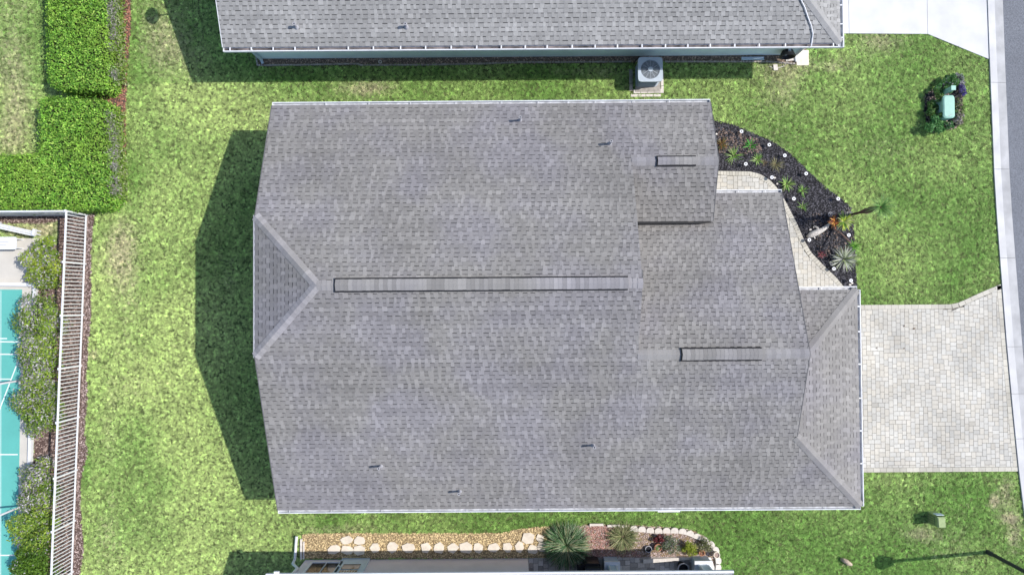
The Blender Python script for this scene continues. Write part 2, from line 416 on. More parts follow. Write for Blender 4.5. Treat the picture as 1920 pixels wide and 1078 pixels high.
# paved driveway with a soldier course along its lawn edges
dx0 = at(1560, 700)[0]; ytop = at(1700, 571)[1]; ybot = at(1760, 884)[1]
yt2 = at(1872, 533)[1]
drv = [(dx0, ybot), (xk(ybot), ybot)] + [(xk(y), y) for y in np.linspace(ybot, yt2, 8)[1:]] + ats([(1850, 543), (1832, 551), (1815, 559), (1797, 567), (1780, 570.5), (1700, 571)]) + [(dx0, ytop)]
drive = sheet('paved_driveway', drv, .006, M['joint'])
inner = [(dx0, ybot + .19), (xk(ybot) - .19, ybot + .19)] + [(xk(y) - .19, y) for y in np.linspace(ybot + .19, yt2 - .2, 7)[1:]] + ats([(1850, 553), (1832, 561), (1815, 568.5), (1797, 577), (1780, 579.5), (1700, 579.5)]) + [(dx0, ytop - .19)]
pave(inner, drive, M['paver'], 300, order=lambda b: -(b[2] * b[3]) if b[0] > at(1615, 600)[0] - 0 and b[2] else 1)
def border(line, wid, step, parent, material, zt=.047, inward=1, name='border_paver'):
    """soldier course: one block after the other along a line"""
    d = [0]
    for a, b in zip(line, line[1:]): d.append(d[-1] + math.dist(a, b))
    n = max(1, int(d[-1] / step)); step = d[-1] / n
    def pt(s):
        for i in range(len(line) - 1):
            if s <= d[i + 1] + 1e-9: t = (s - d[i]) / (d[i + 1] - d[i]); a, b = line[i], line[i + 1]; return Vector((a[0] + (b[0] - a[0]) * t, a[1] + (b[1] - a[1]) * t))
        return Vector(line[-1])
    for i in range(n):
        p, q = pt(i * step), pt((i + 1) * step); t = (q - p).normalized(); c = (p + q) / 2 + Vector((-t.y, t.x)) * inward * wid / 2
        sh = random.choice([.88, .95, 1.0, 1.05]); mb = MB(); mb.box(0, 0, (zt + .006) / 2, (q - p).length - .009, wid - .01, zt - .006, math.atan2(t.y, t.x), (sh, sh * .99, sh * .95)); mb.f.pop(0); mb.c.pop(0)
        mb.build(name, material, parent, (c.x, c.y, 0))
border([(dx0, ybot), (xk(ybot), ybot)], .185, .262, drive, M['paver'])
tl = ats([(1850, 543), (1832, 551), (1815, 559), (1797, 567), (1780, 570.5), (1700, 571)])
border([(xk(yt2) - .02, yt2)] + tl + [(dx0, ytop)], .185, .262, drive, M['paver'])
border([(xk(y), y) for y in np.linspace(ybot + .2, yt2 - .05, 9)], .185, .262, drive, M['paver'])
# front walkway of light pavers
wc = [(1345, 321), (1375, 321.5), (1405, 322), (1425, 327), (1443, 338), (1456, 352), (1464, 366), (1473, 379), (1478, 389), (1493, 418), (1507, 450), (1520, 473), (1543, 497), (1567, 520), (1586, 543)]
wc2 = ats(wc)
walk_poly = [at(1300, 321)[:2]] + wc2 + ats([(1586, 565), (1440, 565), (1300, 460)])
M['joint2'] = mat('pale_joint', (.46, .435, .39), .95, .2, 10)
walk = sheet('front_walkway', walk_poly, .006, M['joint2'])
inn = [at(1300, 325)[:2]] + offset(wc2, -.19)[1:] + ats([(1560, 565), (1440, 565), (1300, 460)])
pave(inn, walk, M['paver'], 200, shade=(1.0, 1.1), seed=11, order=lambda b: abs(b[0] - 11))
border(wc2, .185, .12, walk, M['paver'], inward=-1)

# ---- shuffleboard court strip at the left with its concrete surround
cx1 = lambda y: at(42 - (y - 540) * .016, y)[0]
court = [at(-260, 543)[:2], at(42, 543)[:2], at(37, 850)[:2], at(31, 1090)[:2], at(29, 1300)[:2], at(-260, 1300)[:2]]
M['cream'] = mat('cream_slab', (.56, .53, .48), .85, .08, 1.4, scale2=60, noise2=.05)
slab = sheet('court_apron', ats([(-260, 441), (74, 447), (74, 532), (66, 545), (62, 700), (58, 890), (52, 1300), (-260, 1300)]), .012, M['cream'])
apron = slab
cs = MB(); cs.prism(court, .0145, .022); cs = tag(cs.build('shuffleboard_court', M['teal']), kind='structure')
def stripe(p, q, wd, z=.0265):
    a, b = Vector(at(*p)[:2]), Vector(at(*q)[:2]); t = (b - a).normalized(); n_ = Vector((-t.y, t.x)) * wd / 2
    mb = MB(); mb.prism([tuple(a - n_), tuple(b - n_), tuple(b + n_), tuple(a + n_)], z - .0035, z); mb.build('court_line', M['line'], cs)
stripe((-110, 639), (39.5, 641), .05); stripe((-110, 663.5), (39, 664), .05, .0268); stripe((38, 643), (30.5, 662), .045, .0262); stripe((39, 666), (-8, 788), .045, .0262)
stripe((-60, 709.5), (21, 710.5), .04, .0272); stripe((-260, 851), (34, 851.5), .05); stripe((-260, 1040), (30, 1040), .05); stripe((-30, 635), (14, 634.5), .045, .0275)
stripe((2.5, 545), (2, 1300), .018, .0258)

# ---- beds (dark sheets with loose chips on them)
bed_b = ats([(1325, 225), (1338, 225), (1377, 235), (1413, 250), (1447, 265), (1474, 282), (1497, 303), (1520, 325), (1554, 357), (1580, 374), (1594, 387), (1596, 400), (1602, 437), (1603, 487), (1607, 545), (1607, 565), (1586, 560)]) + wc2[::-1] + [at(1325, 321)[:2]]
def bed(name, poly, z, sheetmat, chipmat, dens, size, label=None, holes=(), thick=.5, chip='mulch_chips'):
    o = sheet(name, poly, z, sheetmat); chips(poly, dens, size, chip, chipmat, o, z, holes, thick); return o
bb = bed('black_mulch_bed', bed_b, .014, M['mulch_b'], M['mulch_chip_b'], 560, .07)
M['drychip'] = mat('dry_twigs', (.17, .125, .105), .9, 0, island=.6)
chips(ats([(1345, 240), (1385, 248), (1420, 262), (1430, 285), (1400, 290), (1348, 288)]), 260, .08, 'dry_litter', M['drychip'], bb, .03)
chips(ats([(1520, 400), (1600, 405), (1603, 480), (1560, 500), (1530, 470)]), 60, .08, 'dry_litter', M['drychip'], bb, .03)
bed_r = ats([(160, 396), (210, 394), (230, 372), (236, 330), (237, 200), (240, 120), (246, 60), (246, -80), (226, -80), (150, -80), (150, 385), (100, 396)])
M['rustchip'] = mat('rusty_mulch_chip', (.36, .17, .12), .9, 0, island=.5)
bed('red_mulch_bed', bed_r, .014, M['mulch_r'], M['rustchip'], 420, .07)
bed_f = ats([(166, 403), (163, 591), (154, 808), (141, 1078), (132, 1300), (49, 1300), (62, 890), (66, 700), (72, 545), (76, 531), (76, 480), (110, 455), (108, 400)])
bed('fence_mulch_bed', bed_f, .014, M['mulch_r'], M['mulch_chip_r'], 300, .07)
strip_ = ats([(158, 404), (178, 400), (172, 470), (172, 591), (163, 700), (166, 740), (160, 808), (166, 850), (152, 900), (153, 960), (158, 1030), (151, 1078), (142, 1300), (125, 1300), (138, 1078), (151, 808), (158, 600)])
bed('fence_gravel_strip', strip_, .018, M['mulch_r'], M['rock_mix'], 400, .05, chip='gravel')
bed('back_mulch_strip', ats([(-260, 400), (110, 400), (110, 416), (70, 420), (-260, 418)]), .014, M['mulch_r'], M['mulch_chip_r'], 300, .07)
bed_n = ats([(486, 80), (1512, 75), (1512, 121), (1490, 123), (1440, 117), (1300, 117), (1100, 119), (900, 121), (650, 123), (484, 125)])
bedn = bed('north_rock_bed', bed_n, .014, M['bark'], M['rock_brown'], 420, .055, chip='rocks')
bed_g = ats([(567, 1000), (640, 998), (800, 998), (940, 998), (975, 990), (1032, 985), (1040, 1046), (567, 1046)])
flags = []
bedg = bed('golden_rock_bed', bed_g, .014, M['bed_gold'], M['rock_gold'], 900, .05, chip='rocks')
bed_s = ats([(1030, 988), (1105, 982), (1182, 983), (1215, 985), (1260, 988), (1300, 993), (1325, 1007), (1342, 1030), (1345, 1080), (1345, 1130), (1316, 1130), (1316, 1047), (1030, 1046)])
beds_ = bed('patio_rock_bed', bed_s, .014, M['bed_gold'], M['rock_mix'], 700, .055, chip='rocks')
chips(ats([(1100, 985), (1150, 983), (1160, 1000), (1210, 1046), (1080, 1046)]), 900, .06, 'lava_rocks', M['rock_red'], beds_, .02)
bed_t = ats([(1733, 176), (1750, 168), (1770, 150), (1800, 142), (1806, 170), (1804, 200), (1803, 232), (1790, 242), (1750, 250), (1738, 240), (1730, 205)])
bed('utility_mulch_bed', bed_t, .014, M['mulch_b'], M['mulch_chip_r'], 200, .06)

# ================================================================== LAWN
def px_mask(P, cx, cy, rx, ry, soft=1.0):
    c = at(cx, cy); return np.exp(-(((P[:, 0] - c[0]) * 46.07 / rx) ** 2 + ((P[:, 1] - c[1]) * 46.07 / ry) ** 2) * soft)
def lawn():
    D = 330; X0, X1, Y0, Y1 = -23.5, 22.0, -14.5, 15.0
    n = int((X1 - X0) * (Y1 - Y0) * D); P = rng.random((n, 2)) * [X1 - X0, Y1 - Y0] + [X0, Y0]
    ex = [walk_poly, drv, bed_b, bed_r, bed_f, strip_, bed_n, bed_g, bed_s, bed_t, court,
          ats([(-400, 441), (74, 447), (74, 532), (66, 545), (52, 1300), (-400, 1300)]), ats([(-400, 400), (110, 400), (110, 416), (70, 420), (-400, 418)]),
          [(-7.9, -7.1), (9.5, -7.1), (9.5, 3.0), (6.8, 3.0), (6.8, 6.6), (-7.9, 6.6)], [(9.4, -7.1), (12.3, -7.1), (12.3, 0), (9.4, 0)],
          [(-9.9, 9.75), (11.7, 9.75), (11.7, 20), (-9.9, 20)], [(-8.4, -10.4), (8.2, -10.4), (8.2, -20), (-8.4, -20)],
          [(at(1560, 0)[0], yb1), (xj, yb2), (xk(yb3), yb3), (xk(14.9), 20), (at(1560, 0)[0], 20)],
          [tuple(p) for p in kerbL] + [(60, -60), (60, 60)]]
    P = P[P[:, 0] < 21.9]
    for e in ex: P = P[~inpoly(P, e)]
    dry = (vnoise(P, 2.3, 5, 2) - .48) * 1.4
    for cx, cy, rx, ry, a in ((225, 470, 40, 75, 1.0), (245, 600, 35, 120, .55), (205, 760, 22, 170, .5), (200, 950, 25, 150, .35), (175, 663, 14, 14, 1.2), (690, 165, 65, 16, .9),
                              (1100, 135, 90, 12, .6), (300, 75, 50, 60, .6), (330, 120, 60, 60, .3), (1560, 120, 90, 22, .75), (1660, 80, 90, 22, .7), (1490, 150, 50, 40, .45),
                              (1885, 930, 24, 30, 1.0), (1900, 1000, 18, 40, 1.0), (1862, 940, 10, 14, 1.2), (1705, 1000, 50, 14, .5), (1890, 970, 25, 10, .8), (30, 130, 45, 190, .75), (20, 250, 40, 60, .5), (90, 425, 30, 20, .7), (30, 432, 40, 14, .7),
                              (1450, 185, 60, 30, .25), (620, 990, 90, 8, .5), (1560, 130, 30, 12, .5), (1735, 1000, 30, 18, .4), (1890, 905, 30, 14, .4), (290, 970, 90, 50, .3), (350, 700, 60, 160, .05)):
        dry += a * 1.25 * px_mask(P, cx, cy, rx, ry)
    yel = (vnoise(P, 2.4, 41, 2) - .5) * .9 + .42                       # yellow-green <-> deep green
    xr = (P[:, 0] + 21) / 42
    yel += np.where((P[:, 0] < -8) & (P[:, 1] < 9), .33, 0) - np.where(P[:, 1] < -7.6, .25, 0) * np.clip((P[:, 0] + 9) / 3, 0, 1) - .05 * xr
    for cx, cy, rx, ry, a in ((330, 650, 70, 130, .35), (410, 200, 80, 60, .3), (300, 900, 140, 60, -.1), (235, 330, 30, 60, -.45), (255, 380, 30, 60, -.3), (160, 880, 12, 60, -.6), (1540, 110, 20, 50, -.3), (250, 1000, 90, 40, -.3),
                              (1700, 300, 140, 90, .1), (1350, 170, 60, 40, .25), (560, 160, 70, 20, -.2), (1400, 1000, 60, 60, -.2), (1140, 975, 90, 12, .1), (280, 940, 60, 60, -.25)):
        yel += a * px_mask(P, cx, cy, rx, ry)
    n = len(P); yel = np.clip(yel + rng.normal(0, .16, n), 0, 1)[:, None]; d = np.clip(dry - .42 + rng.normal(0, .22, n), 0, 1)[:, None]
    deep = np.array([.23, .41, .10]); lite = np.array([.57, .69, .27]); tan = np.array([.66, .58, .40])
    c = deep * (1 - yel) + lite * yel; c = c * (1 - d * .85) + tan * d * .85
    clump = vnoise(P, .06, 90, 1)[:, None]
    c *= (.62 + .74 * clump) * (1 + rng.normal(0, .3, (n, 1))).clip(.3, 2.0)
    me = bpy.data.meshes.new('lawn_points'); me.vertices.add(n)
    co = np.zeros((n, 3), np.float32); co[:, :2] = P; co[:, 2] = .0; me.vertices.foreach_set('co', co.ravel())
    a = me.attributes.new('col', 'FLOAT_COLOR', 'POINT'); c4 = np.ones((n, 4), np.float32); c4[:, :3] = c; a.data.foreach_set('color', c4.ravel())
    a = me.attributes.new('rot', 'FLOAT_VECTOR', 'POINT'); r = np.zeros((n, 3), np.float32); r[:, 2] = rng.random(n) * 6.28; r[:, :2] = rng.normal(0, .12, (n, 2)); a.data.foreach_set('vector', r.ravel())
    a = me.attributes.new('sz', 'FLOAT', 'POINT'); a.data.foreach_set('value', (.72 + .7 * rng.random(n)).astype(np.float32))
    o = link('grass', me); tag(o, 'short mown green lawn grass with yellow and dry patches round the houses', 'grass', kind='stuff')
    # tuft: a few short strap blades
    V = []; F = []
    for i in range(11):
        th = i * 2.4 + random.random(); b0 = np.array([math.cos(th * 1.7), math.sin(th * 1.7)]) * .022 * random.random() * 1.5; L = random.uniform(.045, .085); el = random.uniform(.25, 1.15)
        d_ = np.array([math.cos(th), math.sin(th)]); s_ = np.array([-d_[1], d_[0], 0]) * .0062; p0 = np.array([*b0, 0.0])
        p1 = p0 + np.array([d_[0] * math.cos(el), d_[1] * math.cos(el), math.sin(el)]) * L * .55; el2 = el - .6
        p2 = p1 + np.array([d_[0] * math.cos(el2), d_[1] * math.cos(el2), math.sin(el2)]) * L * .5
        k = len(V); V += [p0 - s_, p0 + s_, p1 + s_, p1 - s_, p2]; F += [(k, k + 1, k + 2, k + 3), (k + 3, k + 2, k + 4)]
    tm = bpy.data.meshes.new('grass_tuft'); tm.from_pydata([tuple(v) for v in V], [], F); tm.materials.append(M['grass'])
    to = bpy.data.objects.new('grass_tuft', tm); to['kind'] = 'stuff'
    g = bpy.data.node_groups.new('lawn_scatter', 'GeometryNodeTree')
    g.interface.new_socket('Geometry', in_out='INPUT', socket_type='NodeSocketGeometry'); g.interface.new_socket('Geometry', in_out='OUTPUT', socket_type='NodeSocketGeometry')
    gi = g.nodes.new('NodeGroupInput'); go = g.nodes.new('NodeGroupOutput'); m2p = g.nodes.new('GeometryNodeMeshToPoints'); ip = g.nodes.new('GeometryNodeInstanceOnPoints')
    oi = g.nodes.new('GeometryNodeObjectInfo'); oi.inputs['Object'].default_value = to
    nr = g.nodes.new('GeometryNodeInputNamedAttribute'); nr.data_type = 'FLOAT_VECTOR'; nr.inputs[0].default_value = 'rot'
    ns = g.nodes.new('GeometryNodeInputNamedAttribute'); ns.data_type = 'FLOAT'; ns.inputs[0].default_value = 'sz'
    g.links.new(gi.outputs[0], m2p.inputs[0]); g.links.new(m2p.outputs[0], ip.inputs['Points']); g.links.new(oi.outputs['Geometry'], ip.inputs['Instance'])
    g.links.new(nr.outputs[0], ip.inputs['Rotation']); g.links.new(ns.outputs[0], ip.inputs['Scale']); g.links.new(ip.outputs[0], go.inputs[0])
    md = o.modifiers.new('scatter', 'NODES'); md.node_group = g
lawn()

# ================================================================== ROOFS
EXP = .157; MS = .388
SHW = [.09, .11, .13, .15, .18]; SHS = [.86, .93, .98, 1.04, 1.12]
class Roof:
    def __init__(s, roof_obj, material): s.o = roof_obj; s.mat = material; s.field = MB(); s.cand = []; s.cache = {}
    def plane(s, poly, eave_pt, slope_dir, z0, m_, r_=random):
        """poly in plan; eave through eave_pt at height z0; slope_dir = unit plan vector pointing up the slope"""
        sd = Vector(slope_dir); u = Vector((sd.y, -sd.x)); k = math.sqrt(1 + m_ * m_)
        def to3(a, b, h=0):      # a along eave, b up the slope (true length), h normal offset
            p = Vector(eave_pt) + u * a + sd * (b / k); z = z0 + m_ * b / k
            n = Vector((-sd.x * m_, -sd.y * m_, 1)) / k
            return Vector((p.x, p.y, z)) + n * h
        loc = [((Vector(p) - Vector(eave_pt)).dot(u), (Vector(p) - Vector(eave_pt)).dot(sd) * k) for p in poly]
        d = MB(); P3 = [to3(a, b, -.004) for a, b in loc]
        ar = sum(P3[i].x * P3[(i + 1) % len(P3)].y - P3[(i + 1) % len(P3)].x * P3[i].y for i in range(len(P3)))
        if ar < 0: P3 = P3[::-1]
        d.poly(P3); d.poly([p - Vector((0, 0, .09)) for p in P3][::-1]); n = len(P3)
        for i in range(n): a, b = P3[i], P3[(i + 1) % n]; dn = Vector((0, 0, .09)); d.quad(a - dn, b - dn, b, a)
        d.build('roof_deck', M['deck'], s.o)
        bmax = max(b for a, b in loc); rows = int(math.ceil(bmax / EXP)); N = len(loc)
        for r in range(rows):
            b0 = r * EXP; bm = min(b0 + EXP * .5, bmax - .01); xs = []
            for i in range(N):
                (a1, b1), (a2, b2) = loc[i], loc[(i + 1) % N]
                if (b1 > bm) != (b2 > bm): xs.append(a1 + (a2 - a1) * (bm - b1) / (b2 - b1))
            xs.sort(); b1_ = min(b0 + EXP + .01, bmax + .01)
            for q in range(0, len(xs) - 1, 2):
                a, e = xs[q], xs[q + 1]; x = a - random.random() * .1; toothy = random.random() < .5; run = random.uniform(.93, 1.07)
                while x < e:
                    wd = random.choice(SHW) * random.uniform(.9, 1.1) + (.0 if toothy else .015); A, B = max(a, x), min(e, x + wd); x += wd
                    if B - A < .012: toothy = not toothy; continue
                    if toothy:
                        sh = random.choice(SHS) * run; col = (sh, sh, sh)
                        s.cand.append((to3, A, B, b0, b1_, col, sh))
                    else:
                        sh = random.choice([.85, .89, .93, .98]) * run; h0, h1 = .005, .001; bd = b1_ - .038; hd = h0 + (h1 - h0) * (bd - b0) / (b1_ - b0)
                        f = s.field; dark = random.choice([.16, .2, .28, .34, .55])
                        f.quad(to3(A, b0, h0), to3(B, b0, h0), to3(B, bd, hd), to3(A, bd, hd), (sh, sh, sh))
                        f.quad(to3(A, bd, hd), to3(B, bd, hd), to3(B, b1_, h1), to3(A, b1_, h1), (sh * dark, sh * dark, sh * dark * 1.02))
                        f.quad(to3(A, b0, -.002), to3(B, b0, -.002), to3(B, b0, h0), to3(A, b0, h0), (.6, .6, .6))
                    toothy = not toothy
    @staticmethod
    def tooth(f, to3, A, B, b0, b1, col):
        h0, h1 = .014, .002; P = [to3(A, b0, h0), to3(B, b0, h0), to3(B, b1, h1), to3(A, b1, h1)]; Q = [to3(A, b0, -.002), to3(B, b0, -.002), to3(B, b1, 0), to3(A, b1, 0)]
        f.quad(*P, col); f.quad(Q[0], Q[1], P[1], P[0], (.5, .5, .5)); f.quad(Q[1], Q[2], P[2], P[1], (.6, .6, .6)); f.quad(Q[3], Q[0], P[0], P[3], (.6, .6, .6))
    def finish(s, limit=300, vis=None):
        cand = sorted(s.cand, key=lambda c: (-(c[2] - c[1]) * (1.0 if vis is None or vis(c[0]((c[1] + c[2]) / 2, c[3])) else .0)))
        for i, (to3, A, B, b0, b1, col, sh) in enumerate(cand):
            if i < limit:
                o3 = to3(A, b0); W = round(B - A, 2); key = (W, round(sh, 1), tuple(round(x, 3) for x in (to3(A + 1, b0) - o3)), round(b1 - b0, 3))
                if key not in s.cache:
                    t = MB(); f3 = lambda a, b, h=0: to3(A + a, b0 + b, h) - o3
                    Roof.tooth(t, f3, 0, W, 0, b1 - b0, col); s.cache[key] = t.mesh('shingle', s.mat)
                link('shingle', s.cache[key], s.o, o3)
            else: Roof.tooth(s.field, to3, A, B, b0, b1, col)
        tag(s.field.build('shingle_field', s.mat, s.o), kind='stuff')
    def caps(s, p0, p1, sideL, sideR, half=.15, exp=EXP, h=.026, name='ridge_cap', parent=None, lo=.82, hi=1.15, mat_=None, down=0.02):
        """overlapping cap shingles from p0 up to p1; sideL/sideR = unit vectors down the adjoining slopes"""
        p0, p1 = Vector(p0), Vector(p1); d = (p1 - p0); L = d.length; d /= L; n = max(1, int(L / exp)); e = L / n; up = Vector((0, 0, 1)); a, b = Vector(sideL), Vector(sideR)
        lvl = [random.uniform(lo, hi) for _ in range(n)]
        for i in range(n):
            c0 = p0 + d * (i * e); c1 = p0 + d * ((i + 1.12) * e); m_ = MB(); sh = lvl[i]
            if random.random() < .25: sh *= 1.1
            j = random.uniform(-.006, .006)
            o0 = c0 + up * (h + .012); o1 = c1 + up * (h * .6 + .012)
            L0, L1 = c0 + a * (half + j) + up * h, c1 + a * (half + j) + up * h * .4; R0, R1 = c0 + b * (half - j) + up * h, c1 + b * (half - j) + up * h * .5
            dn = up * .03
            for q, c in (((L0, o0, o1, L1), 1), ((o0, R0, R1, o1), 1), ((L0 - dn, o0 - dn, o0, L0), .5), ((o0 - dn, R0 - dn, R0, o0), .5), ((L1 - dn, L0 - dn, L0, L1), .55), ((R0 - dn, R1 - dn, R1, R0), .55)):
                m_.quad(*[v - c0 for v in q], col=(sh * c, sh * c, sh * c * 1.01))
            m_.build(name, mat_ or s.mat, parent or s.o, c0)
def slope_side(d, n_, outward):
    v = Vector(d).cross(Vector(n_)).normalized()
    return v if v.dot(Vector(outward)) > 0 else -v
def gutter(house, a, b, side, z, wd=.125, lip=.03, hang=None, floor='gutterin', name='gutter', ends=(True, True), strap_w=.03, body='gutter'):
    """trough along a->b (plan); side = unit plan vector pointing away from the roof"""
    a, b, sd = Vector(a), Vector(b), Vector(side); t = (b - a).normalized(); L = (b - a).length; an = math.atan2(t.y, t.x); mid = (a + b) / 2
    g = MB(); q = mid + sd * (wd - lip / 2); g.box(q.x, q.y, z - .045, L, lip, .11, an)
    q = mid + sd * (.004); g.box(q.x, q.y, z - .07, L, .008, .10, an)
    for k, e in enumerate(ends):
        if e: p = (a if k == 0 else b) + sd * wd / 2 + t * (.006 if k == 0 else -.006); g.box(p.x, p.y, z - .045, .012, wd - lip - .002, .105, an)
    go = g.build(name, M[body], house)
    f = MB(); q = mid + sd * (wd - lip) / 2; f.box(q.x, q.y, z - .09, L - .03, wd - lip - .012, .012, an); f.build('gutter_floor', M[floor], go)
    for s_ in (hang or []):
        p = a + t * s_ + sd * wd * .42; m_ = MB(); m_.box(p.x, p.y, z + .004, strap_w, wd * .86, .012, an); m_.build('gutter_hanger', M['white'], go)
    return go
def pipe(house, px, py, z, h=.34, r=.045, streak=False):
    x, y, _ = at(px, py, z); v = MB(); v.tube([(0, 0, -.05), (0, 0, h)], r * .93, 12, cap=False); v.ring(0, 0, h - .05, r * .6, r * 1.1, .06, 14)
    o = v.build('vent_pipe', M['lead'], house, (x, y, z)); i = MB(); i.tube([(0, 0, h - .03), (0, 0, h - .02)], r * .55, 10); i.build('pipe_opening', M['black'], o)
    f = MB(); f.tube([(0, 0, -.03), (0, 0, .07)], [r * 2.0, r * 1.1], 12); f.build('flashing', M['lead'], o); return o

# ---------------------------------------------------------------- main house
xW, yN, yS, zN, zS = -8.694, 7.156, -7.625, 3.137, 2.524
yR = .556; zR = zS + MS * (yR - yS); yG = -1.839; zG = zS + MS * (yG - yS); xM = 4.22; xG = 10.0; xE = 12.755; xP = 7.23
ySG = 4.85; zSG = zN + MS * (yN - ySG); yV = 2.83; yNG = 3.948; yE = .334; xA = -6.35; yJn, yJs = 2.94, -1.82; zJ = zR - MS * (yJn - yR)
house = thing('house', 'house in the middle with a lilac grey shingle roof and clipped west gable', 'house', (0, 0, 0))
H = 0
wl = MB(); ov = .42
zt = zS - .12
wl.prism([(xW + ov, yS + ov), (xE - ov, yS + ov), (xE - ov, yE - ov), (xG - ov, yE - ov), (xG - ov, yNG - ov), (xP - ov, yNG - ov), (xP - ov, yN - ov), (xW + ov, yN - ov)], 0.0, zt)
# gable infill
def gabl(mb, x, pts, th=.1): 
    P = [Vector((x, y, z)) for y, z in pts]; k = len(mb.v); n = len(P)
    mb.poly(P); mb.poly([p + Vector((th, 0, 0)) for p in P][::-1])
    for i in range(n): a, b = P[i], P[(i + 1) % n]; mb.quad(a, b, b + Vector((th, 0, 0)), a + Vector((th, 0, 0)))
gabl(wl, xW + ov, [(yS + ov, zt + .002), (yN - ov, zt + .002), (yN - ov, zN), (yJn, zJ - .12), (yJs, zJ - .12), (yS + ov, zS + .02)])
gabl(wl, xM - ov, [(-1.5, 4.3), (yV + 1, 3.6), (3.2, 4.3), (yR, zR - .12)])
gabl(wl, xG - ov + .2, [(-4.8, 3.2), (-4.6, 3.3), (yG, zG - .12), (3.4, 2.6), (3.4, 2.45), (-4.8, 2.45)])
gabl(wl, xP - ov, [(3.0, 2.45), (6.7, 2.45), (6.7, 3.1), (ySG, zSG - .12), (3.0, 3.1)])
wl.build('wall', M['wallbeige'], house)
gd = MB(); gd.box(xE - ov + .02, -4.3, 1.1, .04, 4.9, 2.2); gdo = gd.build('garage_door', M['white'], house)
for k in range(4): 
    for j in range(4): MB().box(xE - ov + .05, -4.3 + (j - 1.5) * 1.2, .28 + k * .54, .02, 1.05, .42).build('door_panel', M['gutter'], gdo)
roof = link('roof', None, house); roof.name = 'roof'
rf = Roof(roof, M['shingle'])
rf.plane([(xW, yS), (xM, yS), (xM, yR), (xA, yR), (xW, yJs)], (xW, yS), (0, 1), zS, MS)
rf.plane([(xM, yS), (xE, yS), (xG, yS + (xE - xG)), (xG, yG), (xM, yG)], (xM, yS), (0, 1), zS, MS)
rf.plane([(xW, yN), (xW, yJn), (xA, yR), (xM, yR), (xM, yN)], (xM, yN), (0, -1), zN, MS)
rf.plane([(xM, yN), (xM, ySG), (xP, ySG), (xP, yN)], (xP, yN), (0, -1), zN, MS)
rf.plane([(xW, yJs), (xA, yR), (xW, yJn)], (xW, yJn), (1, 0), zJ, (zR - zJ) / (xA - xW))
rf.plane([(xM, ySG), (xP, ySG), (xP, yV), (xM, yV)], (xM, yV), (0, 1), zSG - MS * (ySG - yV), MS)
rf.plane([(xM, yG), (xG, yG), (xG, yNG), (xP - .02, yNG), (xP - .02, yV), (xM, yV)], (xG, yNG), (0, -1), zG - MS * (yNG - yG), MS)
zsk = zS; ySk = yS
rf.plane([(xE, yS), (xE, yE), (xG - .0, yE - (xE - xG)), (xG, yS + (xE - xG))], (xE, yE), (-1, 0), zS, MS)
rf.plane([(xE, yE), (xG, yE), (xG, yE - (xE - xG))], (xE, yE), (0, -1), zS, MS)
def incam(p):
    D = HC - p.z; return abs(p.x) / D < .74 and abs(p.y) / D < .40
rf.finish(300, lambda p: math.hypot(p.x - 1, p.y) < 7.5)
k_ = 1 / math.sqrt(1 + MS * MS); Sd, Nd, Ed, Wd_ = Vector((0, -k_, -MS * k_)), Vector((0, k_, -MS * k_)), Vector((k_, 0, -MS * k_)), Vector((-k_, 0, -MS * k_))
nS, nN, nE, nW = Vector((0, -MS, 1)), Vector((0, MS, 1)), Vector((MS, 0, 1)), Vector((-MS, 0, 1))
up = Vector((0, 0, .004))
def hip(p0, p1, na, oa, nb, ob, half=.17, **kw):
    d = Vector(p1) - Vector(p0); rf.caps(p0, p1, slope_side(d, na, oa), slope_side(d, nb, ob), half, **kw)
hip((xW, yJn, zJ), (xA, yR, zR), nW, (0, -1, 0), nN, (0, 1, 0), lo=1.0, hi=1.35); hip((xW, yJs, zJ), (xA, yR, zR), nW, (0, 1, 0), nS, (0, -1, 0), lo=1.0, hi=1.35)
hip((xE, yE, zS), (xG, yE - (xE - xG), zS + MS * (xE - xG)), nN, (-1, 0, 0), nE, (1, 0, 0), lo=.95, hi=1.05)
hip((xE, yS, zS), (xG, yS + xE - xG, zS + MS * (xE - xG)), nS, (-1, 0, 0), nE, (1, 0, 0), lo=.95, hi=1.05)
rf.caps((xA, yR, zR), (xM, yR, zR), Nd, Sd, .18, lo=1.0, hi=1.25); rf.caps((xG, yG, zG), (xM, yG, zG), Nd, Sd, .18, lo=1.0, hi=1.22); rf.caps((xP, ySG, zSG), (xM, ySG, zSG), Nd, Sd, .17, lo=1.0, hi=1.2)
def ridge_vent(x0, x1, y, z, half=.2, gaps=False):
    v = MB()
    for sd in (Nd, Sd):
        a0, a1 = Vector((x0, y, z + .03)), Vector((x1, y, z + .03)); b0, b1 = a0 + sd * (half + .05), a1 + sd * (half + .05)
        h = Vector((0, 0, .05)); v.hexa([a0, a1, b1, b0, a0 + h, a1 + h, b1 + h, b0 + h] if sd is Sd else [a1, a0, b0, b1, a1 + h, a0 + h, b0 + h, b1 + h])
    vo = v.build('ridge_vent', M['black'], roof)
    rf.caps((x0 + .035, y, z + .085), (x1, y, z + .085), Nd, Sd, half, exp=.14, h=.012, name='vent_cap', parent=vo, lo=.86, hi=1.2)
ridge_vent(at(626, 532, zR + .08)[0], at(1178, 532, zR + .08)[0], yR, zR)
ridge_vent(at(1278, 662, zG + .08)[0], at(1430, 662, zG + .08)[0], yG, zG)
ridge_vent(at(1232, 305, zSG + .08)[0], at(1306, 305, zSG + .08)[0], ySG, zSG, .15)
sgap = MB(); zv = zSG - MS * (ySG - yV); x0, x1 = xM + .1, xP + .05
sgap.prism([(x0, yV - .085), (x1 - .4, yV - .085), (x1 - .05, yV - .02), (x0, yV - .005)], zv - .27, zv + .02); sgap.build('eave_shadow_strip', M['black'], roof)  # solid black strip painting in the shadow gap under the small gable's eave
